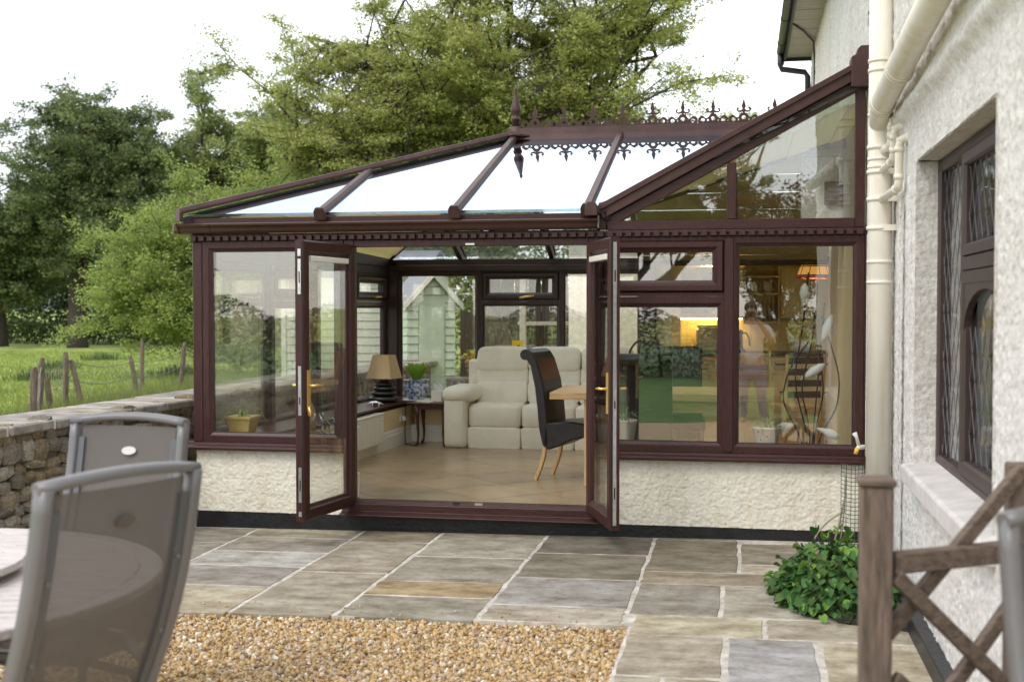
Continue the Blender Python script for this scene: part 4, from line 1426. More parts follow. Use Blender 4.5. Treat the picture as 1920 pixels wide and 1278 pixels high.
while z < .85:
    h = rnd.choice((.065, .085, .105, .075, .12))
    b = -5.1 + rnd.uniform(0, .2)
    while b < 7.5:
        ln = rnd.uniform(.09, .24)
        hh = h * rnd.uniform(.85, 1.3)
        p = GI @ T_w(-.070 + rnd.uniform(-.010, .012), b + ln / 2, z + h / 2 + rnd.uniform(-.018, .018))
        rot = (rnd.uniform(-.25, .25), rnd.uniform(-.08, .08), rnd.uniform(-.10, .10))
        scl = (.17, ln * rnd.uniform(.95, 1.12), hh)
        if -2.75 < b < .75 and ns < 299:
            o = link('stone', rnd.choice(protos), gw, color=stone_col())
            o.location, o.scale, o.rotation_euler = p, scl, rot
            ns += 1
        else:
            from mathutils import Euler
            Mx = Matrix.Translation(p) @ Euler(rot).to_matrix().to_4x4() @ Matrix.Diagonal((*scl, 1))
            me = rnd.choice(protos)
            RV += [tuple(Mx @ v.co) for v in me.vertices]
            RF += [[i + r0_ for i in q.vertices] for q in me.polygons]
            r0_ += len(me.vertices)
        b += ln + .004
    z += h
o = link('further_stones', mesh_from_arrays('further_stones', np.array(RV), RF), gw, wall_stone, 'stuff', (.36, .31, .235))
b = -5.2
while b < 8:
    ln = rnd.uniform(.42, .70)
    c = rnd.choice(((.50, .45, .39), (.56, .51, .45), (.46, .42, .38), (.54, .47, .37)))
    cp = []
    for k in range(5):
        cp.append((.035 + rnd.uniform(-.012, .012), b + .014 + (ln - .028) * k / 4))
    for k in range(5):
        cp.append((-.56 + rnd.uniform(-.012, .012), b + ln - .014 - (ln - .028) * k / 4))
    tl = rnd.uniform(-.005, .005)
    MB().prism([T_w(x, y, .845 + tl) for x, y in cp], (0, 0, .068)).build('coping_stone', coping_mat, gw, bevel=.012, color=tuple(v * .72 for v in c))
    MB().prism([T_w(.015, b - .013, .85), T_w(.015, b + .014, .85), T_w(-.54, b + .014, .85), T_w(-.54, b - .013, .85)], (0, 0, .062)).build('mortar_joint', mat('white_mortar', (.60, .57, .52), .9) if 'white_mortar' not in MATS else MATS['white_mortar'], gw)
    b += ln

# ------------------------------------------------------------------ wire fence in the meadow
fen = thing('wire_fence', 'old wire stock fence on leaning grey stakes beyond the stone wall', 'fence', (-10.8, 9.5, -.16))
posts = [(-10.35, 7.9, .58, (-.10, 0)), (-10.47, 7.7, .90, (.06, .02)), (-11.10, 9.5, .92, (.02, 0)), (-10.8, 9.6, .78, (-.24, 0)), (-11.07, 12.0, .76, (-.20, .03)), (-12.4, 14.6, .98, (.03, 0)), (-11.36, 14.2, .95, (.14, 0)), (-11.0, 14.9, 1.0, (.05, 0)), (-9.0, 5.2, .9, (.04, 0))]
tops = []
for (x, y, h, (lx, ly)) in posts:
    p0 = Vector((x, y, -.2))
    p1 = p0 + Vector((lx, ly, h + .22))
    n = 7
    mbp = MB()
    pts = [p0.lerp(p1, t) for t in (0, .3, .6, .9, 1)]
    mbp.tube(pts, [.050, .048, .046, .044, .034], 7)
    for i in range(len(mbp.v)):
        mbp.v[i] = tuple(c + rnd.uniform(-.006, .006) for c in mbp.v[i])
    mbp.build('post', weathered, fen, smooth=False)
    tops.append((p0, p1))
wire = mat('rusty_wire', (.22, .20, .18), .6, .5)
order = [8, 1, 2, 4, 6, 7]
w = MB()
for f in (.35, .6, .88):
    pts = []
    for a, b in zip(order[:-1], order[1:]):
        A, B = tops[a][0].lerp(tops[a][1], f), tops[b][0].lerp(tops[b][1], f)
        for k in range(6):
            p = A.lerp(B, k / 6)
            p.z -= .10 * math.sin(math.pi * k / 6)
            pts.append(p)
    w.tube(pts, .007, 4)
for a, b in zip(order[:-1], order[1:]):
    A0, A1, B0, B1_ = tops[a][0], tops[a][1], tops[b][0], tops[b][1]
    for k in range(1, 10):
        w.tube([A0.lerp(B0, k / 10), A0.lerp(B0, k / 10).lerp(A1.lerp(B1_, k / 10), .80)], .004, 3)
w.build('wire', wire, fen)

# ------------------------------------------------------------------ leaves, grass, trees
def leaf_cloud(C, size, n_up=1.0, aspect=.75):
    """one small flat leaf per centre; returns V, F."""
    n = len(C)
    d = rng.normal(size=(n, 3))
    d[:, 2] = d[:, 2] * .5 - .15
    d /= np.linalg.norm(d, axis=1, keepdims=True)
    nn = rng.normal(size=(n, 3)) * .7
    nn[:, 2] += n_up
    s = np.cross(d, nn)
    s /= np.linalg.norm(s, axis=1, keepdims=True) + 1e-9
    up = np.cross(s, d)
    L = (size * rng.uniform(.6, 1.3, n))[:, None]
    a = C - d * L * .5 + s * L * aspect * .30
    b = C + d * L * .5 + up * L * .05
    c = C - d * L * .25 - s * L * aspect * .55
    V = np.stack([a, b, c], 1).reshape(-1, 3)
    F = np.arange(3 * n).reshape(n, 3)
    return V, F

def bez(p0, p1, p2, k):
    return [(p0 * (1 - t) ** 2 + p1 * 2 * t * (1 - t) + p2 * t * t) for t in [i / k for i in range(k + 1)]]

bark = mat('grey_brown_bark', (.085, .068, .050), .9, var=.5, vscale=7, stretch=(6, 6, 1), bump=.8, bscale=12)
bark_dark = mat('dark_bark', (.040, .032, .024), .9, var=.5, vscale=7, stretch=(6, 6, 1), bump=.8, bscale=12)
lf_big = leaf_mat('leaf_spring_green', (.36, .395, .125), .32, .45)
lf_dark = leaf_mat('leaf_dark_green', (.165, .21, .085), .45, .4)
lf_bright = leaf_mat('leaf_bright_green', (.32, .40, .115), .3, .45)
lf_mid = leaf_mat('leaf_mid_green', (.29, .34, .13), .35, .42)
lf_hedge = leaf_mat('leaf_hedge_green', (.050, .080, .022), .55, .25)

def tree(name, label, loc, trunk_h, r0, blobs, nl, nsub, ntw, nleaf, lsize, lm, bm_=bark, seed=1, spread=.33, flat=.6, cat='tree', group=None, bare=0.0, lean=(0, 0)):
    global rng
    rs = random.Random(seed)
    rng = np.random.default_rng(seed)
    root = thing(name, label, cat, loc, 0, group)
    base = Vector(loc)
    wts = [b[3] * b[4] * b[5] for b in blobs]
    def target(k=1.0):
        b = rs.choices(blobs, wts)[0]
        while True:
            p = Vector((rs.uniform(-1, 1), rs.uniform(-1, 1), rs.uniform(-1, 1)))
            if p.length < 1:
                p = p * (p.length ** -.35 if p.length > .05 else 1)
                return Vector((b[0] + p.x * b[3] * k, b[1] + p.y * b[4] * k, b[2] + p.z * b[5] * k))
    m = MB()
    top = Vector((lean[0], lean[1], trunk_h))
    tp = bez(Vector((0, 0, -.4)), Vector((lean[0] * .2 + rs.uniform(-.15, .15), rs.uniform(-.15, .15), trunk_h * .5)), top, 6)
    m.tube([base + p for p in tp], [r0 * (1.35 if i == 0 else 1.05 - .4 * i / 6) for i in range(7)], 10)
    limbs = []
    for i in range(nl):
        t = rs.uniform(.55, 1.0)
        s = tp[0].lerp(top, t)
        e = target(.86)
        c = s.lerp(e, .45) + Vector((rs.uniform(-.4, .4), rs.uniform(-.4, .4), rs.uniform(.0, .35))) * (e - s).length * .45
        pts = bez(s, c, e, 8)
        for q in range(2, 8):
            pts[q] = pts[q] + Vector((rs.uniform(-1, 1), rs.uniform(-1, 1), rs.uniform(-1, 1))) * .035 * (e - s).length
        m.tube([base + p for p in pts], [r0 * (.5 - .42 * k / 8) for k in range(9)], 7)
        limbs.append(pts)
    subs = []
    for i in range(nl * nsub):
        pts = rs.choice(limbs)
        k = rs.randint(2, 8)
        s = pts[k]
        cand = [target(1.0) for _ in range(rs.choice((2, 3, 5)))]
        e = min(cand, key=lambda p: (p - s).length + rs.uniform(0, .6))
        c = s.lerp(e, .5) + Vector((rs.uniform(-.3, .3), rs.uniform(-.3, .3), rs.uniform(-.1, .35))) * (e - s).length * .5
        q = bez(s, c, e, 5)
        for z_ in range(1, 5):
            q[z_] = q[z_] + Vector((rs.uniform(-1, 1), rs.uniform(-1, 1), rs.uniform(-1, 1))) * .04 * (e - s).length
        m.tube([base + p for p in q], [r0 * (.12 - .09 * z_ / 5) for z_ in range(6)], 5)
        subs.append(q)
    tips = []
    for q in subs:
        for j in range(ntw):
            s = q[rs.randint(1, 5)]
            dirv = Vector((rs.gauss(0, 1), rs.gauss(0, 1), rs.gauss(.15, .6))).normalized()
            ln = rs.uniform(.35, 1.0) * spread * 3.2
            e = s + dirv * ln
            c = s.lerp(e, .5) + Vector((0, 0, rs.uniform(-.1, .2) * ln))
            tw = bez(s, c, e, 2)
            m.tube([base + p for p in tw], [r0 * .035, r0 * .022, r0 * .010], 3, cap=False)
            tips.append(tw)
    m.build('trunk', bm_, root, fixn=False)
    tips = [t for t in tips if rs.random() >= bare]
    A = np.array([[tuple(p) for p in t] for t in tips])
    nt = len(A)
    per = max(1, nleaf // nt)
    cnt = rng.poisson(per * rng.uniform(.5, 1.5, nt))
    ids = np.repeat(np.arange(nt), cnt)
    u = rng.uniform(.2, 1.1, len(ids))[:, None]
    P = A[ids, 0] * (1 - u) + A[ids, 2] * u
    bl = rng.normal(size=P.shape)
    bl /= np.linalg.norm(bl, axis=1, keepdims=True)
    bl *= rng.random((len(P), 1)) ** .5
    P = P + bl * np.array([spread, spread, spread * flat]) * 1.05
    V, F = leaf_cloud(P, lsize)
    link('crown', mesh_from_arrays('crown', V, F), root, lm)
    return root
G = -.16
tree('tree', 'big spreading tree with twisting dark limbs and airy yellow-green leaves behind the ridge', (-6.3, 21.5, G), 4.4, .42,
     [(0, 0, 8.6, 4.9, 4.2, 3.2), (-3.4, 0, 6.7, 2.7, 3.0, 2.1), (4.7, -.5, 7.8, 2.6, 2.6, 2.3), (1.5, 0, 10.8, 3.6, 3.4, 2.3), (-2.0, 0, 5.4, 3.0, 2.4, 1.2), (3.2, 0, 5.6, 2.4, 2.0, .9), (-5.4, 0, 8.6, 1.8, 1.8, 2.4), (-4.6, 0, 5.6, 2.0, 2.0, 1.6)], 15, 13, 22, 430000, .085, lf_big, bark_dark, 5, .30, .45, lean=(.3, 0))
tree('tree', 'tall dark green tree with a straight trunk at the far left hedge', (-29.6, 41.5, G), 5.6, .42,
     [(0, 0, 8.8, 4.2, 4, 3.2), (-2.6, 0, 6.2, 3.0, 2.8, 2.2), (2.4, 0, 9.6, 3.0, 3, 2.2), (0, 0, 4.4, 4.0, 3, 1.8), (2.6, 0, 6.0, 2.6, 2.6, 2.2)], 13, 11, 14, 200000, .15, lf_dark, bark_dark, 8, .42, .55)
tree('tree', 'dark green tree cut off by the left edge of the picture', (-34.2, 42.5, G), 4.5, .40,
     [(0, 0, 7.4, 3.0, 3.2, 3.0), (.8, 0, 4.2, 3.2, 2.8, 2.4)], 10, 10, 13, 100000, .16, lf_dark, bark_dark, 9, .42, .55)
tree('tree', 'mid green tree filling the gap between the dark tree and the big spreading tree', (-23.0, 45.0, G), 5.0, .38,
     [(0.8, 0, 10.6, 4.6, 4, 3.4), (-3.0, 0, 8.4, 2.4, 3, 2.6), (4.0, 0, 8.8, 3.4, 3.5, 2.9), (-2.5, 0, 5.0, 2.6, 3, 2.6), (1.6, 0, 4.2, 4.6, 3, 2.2)], 13, 11, 14, 200000, .155, lf_mid, bark_dark, 10, .42, .55)
tree('tree', 'bright green hawthorn with branches drooping over the meadow beside the conservatory', (-13.4, 19.8, G), 2.0, .19,
     [(-.6, 0, 3.6, 2.0, 1.9, 1.6), (-2.2, 0, 2.6, 1.5, 1.5, 1.3), (1.4, 0, 4.0, 1.9, 1.8, 1.4), (-2.9, 0, 1.3, 1.1, 1.2, .55), (-.8, 0, 1.3, 2.0, 1.6, 1.0), (1.2, 0, 1.6, 2.0, 1.6, 1.3), (-1.4, 0, 4.5, 1.0, 1.2, .9)], 15, 10, 15, 240000, .075, lf_bright, bark, 12, .26, .6)
tree('tree', 'bushy fresh green tree rising just behind the conservatory hip', (-10.8, 22.6, G), 2.8, .20,
     [(0, 0, 5.0, 2.6, 1.8, 1.8), (-2.2, 0, 4.6, 1.8, 1.6, 1.7), (2.2, 0, 4.4, 1.9, 1.6, 1.6), (0, 0, 2.6, 3.2, 1.8, 1.5)], 13, 11, 15, 200000, .078, lf_bright, bark, 13, .30, .6)
tree('tree', 'olive green tree closing the gap beside the dark straight-trunked tree', (-33.5, 55.0, G), 4.2, .38,
     [(4.2, 0, 8.0, 3.4, 3.4, 3.2), (0, 0, 6.4, 4.2, 3, 3.2), (6.5, 0, 5.2, 4.0, 3, 3.0)], 12, 11, 13, 140000, .18, lf_mid, bark_dark, 17, .46, .55)
tree('tree', 'small distant tree showing over the cresting by the house', (.6, 58, G), 6.0, .30,
     [(0, 0, 10.8, 1.8, 2, 1.4), (-1.2, 0, 9.4, 1.6, 2, 1.4)], 8, 8, 9, 24000, .16, lf_mid, bark_dark, 15, .42, .6)

def hedge(name, label, x0, x1, y, h, depth, n, ls, lm, seed, cat='hedge'):
    global rng
    rng = np.random.default_rng(seed)
    root = thing(name, label, cat, ((x0 + x1) / 2, y, G))
    X = rng.uniform(x0, x1, n)
    top = h * (.70 + .45 * vnoise(np.stack([X * .23, X * 0 + seed, X * 0], -1)) * 1.0 + .12 * np.sin(X * 1.7))
    Z = G + top * rng.uniform(0, 1, n) ** .7
    Y = y + rng.uniform(-1, 1, n) * depth * np.sqrt(np.clip(1.02 - (Z - G) / np.maximum(top, .1), .05, 1))
    V, F = leaf_cloud(np.stack([X, Y, Z], -1), ls)
    V = V - np.array([(x0 + x1) / 2, y, G])
    link('foliage', mesh_from_arrays('foliage', V, F), root, lm)
    c = MB()
    for k in range(int((x1 - x0) / 1.6)):
        xx = x0 + .8 + k * 1.6
        c.tube([(xx, y, G - .2), (xx + rnd.uniform(-.2, .2), y, G + h * .55)], [.05, .02], 5)
    c.build('stem', bark_dark, root)
    return root
hedge('hedge', 'dark overgrown hedge along the far side of the meadow', -54, -12, 50, 5.0, 1.8, 60000, .26, lf_hedge, 31)
hedge('hedge', 'low bramble bank in front of the dark hedge across the meadow', -50, -16, 46.5, 1.15, 1.2, 22000, .17, leaf_mat('leaf_bramble', (.075, .11, .03), .5), 33)
hedge('hedge', 'green hedge behind the timber fence seen through the back windows', -10, 4, 16.5, 3.2, .9, 30000, .12, lf_mid, 35)

# far hills
hm = mat('hazed_hill_woods', (.07, .095, .07), .95, var=.4, vscale=.02)  # distance haze put into the blue-green base colour
hill = sheet('hills', -900, 400, 620, 1100, 0, hm, 60, 12, lambda X, Y: -2 + 34 * np.sin(np.clip((Y - 620) / 480, 0, 1) * math.pi) * (.55 + .45 * np.sin(X * .009 + 1)))
hill['kind'] = 'structure'

# meadow grass near the fence, and rough weeds
def blades(name, label, n, xf, h0, h1, w, mtl, seed, cat='grass', z0=G):
    global rng
    rng = np.random.default_rng(seed)
    P = xf(n)
    h = rng.uniform(h0, h1, n)
    a = rng.uniform(0, 2 * math.pi, n)
    d = np.stack([np.cos(a), np.sin(a)], -1) * w / 2
    ln = rng.normal(size=(n, 2)) * (h * .35)[:, None]
    V = np.zeros((n, 3, 3))
    V[:, 0, :2] = P + d
    V[:, 1, :2] = P - d
    V[:, 2, :2] = P + ln
    V[:, :, 2] = z0 - .01
    V[:, 2, 2] = z0 + h
    o = link(name, mesh_from_arrays(name, V.reshape(-1, 3), np.arange(3 * n).reshape(n, 3)), None, mtl)
    tag(o, label, cat, kind='stuff')
    return o
def meadow(n):
    Y = 3 + 34 * rng.random(n) ** 1.5
    s = (Y + 9.06)
    X = -s * rng.uniform(.34, .75, n)
    return np.stack([X, Y], -1)
gl = leaf_mat('grass_blade', (.23, .30, .065), .35, .3)
blades('grass', 'sunny green meadow grass beyond the stone wall', 110000, meadow, .03, .10, .022, gl, 41)
def fenceline(n):
    t = rng.random(n)
    Y = 4 + 13 * t
    X = -9.4 - 2.1 * t + rng.normal(size=n) * .45 + np.where(Y > 11, rng.uniform(-.4, 1.9, n), 0)
    return np.stack([X, Y], -1)
blades('long_grass', 'long rough grass growing along the wire fence', 20000, fenceline, .12, .50, .018, leaf_mat('long_grass_blade', (.20, .24, .07), .4, .3), 43)
def dock(n):
    cx = np.array([(-17.5, 19), (-18.6, 16), (-16.5, 14.5), (-20, 24), (-15.2, 22), (-16.8, 29), (-14, 26.5), (-12.5, 24), (-21, 20), (-19.5, 13.5), (-13.5, 31), (-18, 33), (-22, 30)])
    k = rng.integers(0, len(cx), n)
    return cx[k] + rng.normal(size=(n, 2)) * .30
blades('weeds', 'dark clumps of docks and thistles in the meadow', 4200, dock, .08, .36, .05, leaf_mat('weed_leaf', (.12, .17, .06), .4), 45, 'weeds')
# ------------------------------------------------------------------ things behind the conservatory
shed = thing('garden_shed', 'narrow pale green sentry-box tool shed with felted pitched roof', 'shed', (-4.45, 8.1, G), R(38))
SM = ROOTM[shed.name]
T_s = lambda x, y, z: SM @ Vector((x, y, z))
sw, sd, eh, rh = .36, .60, 1.98, 2.34           # half width, depth, eaves, ridge
MB().prism([T_s(-sw, 0, 0), T_s(sw, 0, 0), T_s(sw, 0, eh), T_s(0, 0, rh), T_s(-sw, 0, eh)], T_s(0, sd, 0) - T_s(0, 0, 0)).build('body', pale_green, shed)
z = .02
while z < eh - .05:
    for (a, b) in ((-sw - .012, -.21), (.21, sw + .012)):
        MB().prism([T_s(a, -.004, z), T_s(a, -.026, z + .004), T_s(a, -.010, z + .112), T_s(a, -.002, z + .112)], T_s(b, 0, 0) - T_s(a, 0, 0)).build('board', pale_green, shed)
    for s in (-1, 1):
        MB().prism([T_s(s * (sw + .002), 0, z), T_s(s * (sw + .026), 0, z + .004), T_s(s * (sw + .010), 0, z + .112), T_s(s * (sw + .001), 0, z + .112)], T_s(0, sd, 0) - T_s(0, 0, 0)).build('board', pale_green, shed)
    z += .118
while z < rh - .06:
    hw_ = sw * (rh - z - .06) / (rh - eh) * .98
    hw_ = min(hw_, sw)
    MB().prism([T_s(-hw_, -.004, z), T_s(-hw_, -.024, z + .004), T_s(-hw_ * .8, -.010, z + .10), T_s(-hw_ * .8, -.002, z + .10)], T_s(2 * hw_ * .9, 0, 0) - T_s(0, 0, 0)).build('board', pale_green, shed)
    z += .118
dd = MB().prism([T_s(-.20, -.030, .05), T_s(.20, -.030, .05), T_s(.20, -.030, 1.86), T_s(-.20, -.030, 1.86)], T_s(0, .028, 0) - T_s(0, 0, 0)).build('door', pale_green, shed, bevel=.004)
for s in (-1, 1):
    MB().prism([T_s(0, -.09, rh + .035), T_s(s * (sw + .10), -.09, eh - .075), T_s(s * (sw + .10), -.09, eh - .105), T_s(0, -.09, rh + .005)], T_s(0, sd + .15, 0) - T_s(0, 0, 0)).build('roof', felt, shed)
    MB().prism([T_s(0, -.105, rh + .03), T_s(s * (sw + .11), -.105, eh - .085), T_s(s * (sw + .11), -.105, eh - .185), T_s(0, -.105, rh - .06)], T_s(0, .014, 0) - T_s(0, 0, 0)).build('bargeboard', white_gloss if s < 0 else pale_green, shed)

ps = thing('clapboard_shed', 'pale cream clapboard shed beyond the stone wall, seen through the left-hand windows', 'shed', (-6.0, 9.8, G))
pale_cream = mat('pale_cream_boards', (.56, .56, .475), .7, var=.06, vscale=4)
MB().box(-7.05, -4.95, 9.02, 11.2, G, 2.20).build('body', pale_cream, ps)
z = G + .02
while z < 2.18:
    MB().prism([(-7.07, 9.018, z), (-7.07, 8.990, z + .004), (-7.07, 9.004, z + .118), (-7.07, 9.016, z + .118)], (2.14, 0, 0)).build('board', pale_cream, ps)
    z += .124
for x in (-7.07, -4.99):
    MB().box(x - .02, x + .06, 8.975, 9.02, G, 2.2).build('corner_board', pale_cream, ps, bevel=.003)
MB().prism([(-7.2, 8.85, 2.19), (-7.2, 10.1, 2.55), (-7.2, 11.35, 2.19), (-7.2, 11.35, 2.23), (-7.2, 10.1, 2.60), (-7.2, 8.85, 2.23)], (2.4, 0, 0)).build('roof', felt, ps)
fw = thing('timber_fence', 'brown close-board timber fence behind the conservatory', 'fence', (-2.5, 10.6, G))
bme = None
x = -4.6
while x < .4:
    o = MB().box(x, x + .112, 10.58, 10.60, G, 1.62 + rnd.uniform(-.01, .01)).build('board', fence_wood, fw, bevel=.003)
    x += .118
for z in (.3, 1.1):
    MB().box(-4.6, .4, 10.602, 10.65, z, z + .08).build('rail', fence_wood, fw)
for x in (-4.2, -2.6, -1.0):
    MB().box(x - .05, x + .05, 10.66, 10.76, G, 1.72).build('post', fence_wood, fw, bevel=.005)

car = thing('open_shelter', 'dark slatted timber shelter with pale corner post behind the shed', 'shelter', (-3.0, 9.9, G))
dark_wood = mat('dark_stained_timber', (.045, .032, .026), .8, var=.4, vscale=6, stretch=(9, 9, 1))
for k in range(9):
    MB().box(-4.0 + k * .215, -3.80 + k * .215, 9.98, 10.0, 1.45, 2.22).build('slat', dark_wood, car, bevel=.003)
MB().box(-4.1, -1.95, 9.7, 10.2, 2.22, 2.30).build('roof', mat('shelter_roof', (.40, .38, .37), .8, var=.1), car, bevel=.01)
for x in (-3.42, -2.02):
    MB().box(x - .05, x + .05, 9.84, 9.94, G, 2.22).build('post', mat('pale_post', (.38, .33, .28), .8, var=.2) if 'pale_post' not in MATS else MATS['pale_post'], car, bevel=.006)
MB().box(-3.5, -1.9, 9.85, 9.95, 1.40, 1.46).build('rail', MATS['pale_post'], car, bevel=.004)

def pot(name, label, c, r_, h, m, cat='flower pot', n=20, rim=True):
    t = thing(name, label, cat, c)
    prof = [(r_ * .66, 0), (r_ * .72, h * .05), (r_ * .94, h * .84), (r_ * 1.02, h * .85), (r_ * 1.04, h), (r_ * .92, h), (r_ * .88, h * .86), (.01, h * .86)]
    MB().lathe(c, prof, n).build('pot', m, t)
    return t
terra = mat('terracotta', (.42, .17, .085), .8, var=.2, vscale=9)
tp = pot('flower_pot', 'terracotta pot of yellow flowers outside the back window', (-3.42, 6.6, .78), .16, .22, terra)
pd = thing('planter_stand', 'rough wooden plant stand outside under the terracotta pot', 'plant stand', (-3.42, 6.6, G))
for z in (.34, .76):
    MB().box(-3.82, -3.1, 6.4, 6.8, z - .04, z).build('shelf', fence_wood, pd, bevel=.006)
for x in (-3.78, -3.14):
    for y in (6.44, 6.76):
        MB().box(x - .03, x + .03, y - .03, y + .03, G, .72).build('leg', fence_wood, pd)
rng = np.random.default_rng(3)
C = np.array([-3.42, 6.6, 1.02]) + rng.normal(size=(260, 3)) * np.array([.11, .10, .06])
V, F = leaf_cloud(C - np.array([-3.42, 6.6, .78]), .06)
link('foliage', mesh_from_arrays('foliage', V, F), tp, leaf_mat('yellow_bloom', (.45, .38, .05), .5))

# ------------------------------------------------------------------ conservatory furniture
# three-seat cream recliner sofa
sofa = thing('sofa', 'cream leather three-seat reclining sofa under the back window', 'sofa', (-2.15, 4.0, FZ))
SX0, SX1, SY = -3.19, -.92, 3.80
aw = .26
sw_ = (SX1 - SX0 - 2 * aw) / 3
MB().box(SX0 + .06, SX1 - .06, SY + .06, 4.25, FZ + .035, .34).build('base', leather_black, sofa)
for i, x in enumerate((SX0 + aw / 2, SX1 - aw / 2)):
    a = MB()
    a.cushion((x, SY + .32, .455), (aw, .86, .60), .25, .3, 24, 14)
    arm = a.build('arm', leather_cream, sofa)
    p = MB().cushion((x + (.03 if i == 0 else -.03), SY + .26, .745), (aw + .10, .80, .19), .7, .45, 28, 14, wob=.05)
    p.build('arm_pad', leather_cream, arm)
    MB().tube([(x, SY + .06, FZ), (x, SY + .06, FZ + .06)], .025, 8).build('foot', mahog, sofa)
tilt_b = Matrix.Rotation(R(-13), 3, 'X')
for i in range(3):
    x = SX0 + aw + sw_ * (i + .5)
    MB().cushion((x, SY + .05, .275), (sw_ * 1.0, .16, .245), .2, .16, 28, 12, wob=.03).build('footrest', leather_cream, sofa)
    MB().cushion((x, SY + .30, .51), (sw_ * 1.0, .66, .27), .32, .2, 28, 14, wob=.03).build('seat_cushion', leather_cream, sofa)
    b = MB().cushion((x, SY + .50, .72), (sw_ * 1.01, .25, .29), .42, .2, 28, 12, tilt_b, .03).build('lumbar_cushion', leather_cream, sofa)
    MB().cushion((x, SY + .545, .885), (sw_ * 1.0, .235, .30), .36, .2, 28, 12, tilt_b, .02).build('back_cushion', leather_cream, sofa)
    MB().cushion((x, SY + .575, 1.09), (sw_ * .995, .25, .30), .40, .2, 28, 12, tilt_b, .03).build('headrest', leather_cream, sofa)
MB().box(SX0 + aw * .5, SX1 - aw * .5, SY + .60, SY + .72, .34, 1.10).build('back_panel', leather_cream, sofa, bevel=.03)

# dining chairs with black leather scroll backs
def dining_chair(loc, rot, label, group='black leather dining chairs'):
    t = thing('dining_chair', label, 'chair', loc, rot, group)
    M_ = ROOTM[t.name]
    P = lambda x, y, z: M_ @ Vector((x, y, z))
    w = .235
    # side outline of the upholstered back (x forward)
    bk = [(.02, .30), (-.015, .45), (-.03, .62), (-.055, .82), (-.095, 1.00), (-.145, 1.075), (-.165, 1.10), (-.160, 1.13), (-.125, 1.145), (-.085, 1.13), (-.04, 1.06), (.02, .88), (.05, .70), (.065, .55), (.075, .43), (.085, .30)]
    MB().prism([P(a, -w, b) for a, b in bk], P(0, 2 * w, 0) - P(0, 0, 0)).build('backrest', leather_black, t, bevel=.012)
    MB().tube([P(-.142, -w - .004, 1.10), P(-.142, w + .004, 1.10)], .047, 14).build('scroll_roll', leather_black, t)
    st = [(.02, .30), (.07, .27), (.16, .30), (.30, .37), (.46, .40), (.47, .47), (.45, .505), (.30, .525), (.10, .51), (.04, .50)]
    MB().prism([P(a, -w, b) for a, b in st], P(0, 2 * w, 0) - P(0, 0, 0)).build('seat', leather_black, t, bevel=.014)
    for y in (-w + .03, w - .03):
        pts = [(.035, .30), (.02, .2), (-.02, .08), (-.055, 0)]
        m = MB()
        for q in range(3):
            a, b = pts[q], pts[q + 1]
            m.beam(P(a[0], y, a[1]), P(b[0], y, b[1]), .04, .034, P(1, 0, 0) - P(0, 0, 0), -.017)
        m.build('leg', oak, t, bevel=.003)
        MB().box(0, 0, 0, 0, 0, 0)
        MB().beam(P(.43, y, .41), P(.43, y, 0), .04, .04, P(1, 0, 0) - P(0, 0, 0), -.02).build('leg', oak, t, bevel=.003)
    return t
dining_chair((-1.70, 1.70, FZ), R(-12), 'black leather scroll-back dining chair seen side on at the near end of the oak table')
dining_chair((-.80, .86, FZ), R(90), 'black leather dining chair with its back to the window, nearest the open right door')
dining_chair((-.62, 2.55, FZ), R(-84), 'black leather dining chair on the far side of the oak table')
tb = thing('dining_table', 'pale oak dining table with thick square legs just inside the doors', 'table', (-.7, 1.7, FZ))
top = MB()
TX0, TX1, TY0, TY1, TZ = -1.62, .30, 1.18, 2.15, .965
for k in range(6):
    y = TY0 + (TY1 - TY0) / 6 * k
    MB().box(TX0, TX1, y + .0008, y + (TY1 - TY0) / 6 - .0008, TZ - .06, TZ).build('top_board', oak_h, tb, bevel=.003)
for x in (TX0 + .34, TX1 - .34):
    for y in (TY0 + .09, TY1 - .09):
        MB().box(x - .05, x + .05, y - .05, y + .05, FZ, TZ - .061).build('leg', oak, tb, bevel=.004)
MB().box(TX0 + .395, TX1 - .395, TY0 + .06, TY0 + .085, TZ - .16, TZ - .0615).build('apron', oak_h, tb)
MB().box(TX0 + .395, TX1 - .395, TY1 - .085, TY1 - .06, TZ - .16, TZ - .0615).build('apron', oak_h, tb)

# small mahogany side table by the sofa
st = thing('side_table', 'small dark mahogany side table with slim curved legs', 'table', (-3.38, 4.02, FZ))
MB().box(-3.56, -3.20, 3.86, 4.20, .615, .640).build('table_top', mahog, st, bevel=.006)
MB().box(-3.53, -3.21, 3.89, 4.17, .565, .6145).build('apron', mahog, st, bevel=.003)
for x, y in ((-3.515, 3.905), (-3.225, 3.905), (-3.515, 4.155), (-3.225, 4.155)):
    s = -1 if x < -3.4 else 1
    MB().tube([(x, y, .60), (x + .008 * s, y, .52), (x + .004 * s, y, .42), (x - .004 * s, y, .30), (x, y, .22), (x + .012 * s, y - .006, .185), (x + .016 * s, y - .010, FZ)], [.024, .025, .018, .013, .011, .018, .02], 8).build('leg', mahog, st)
LZ = .646
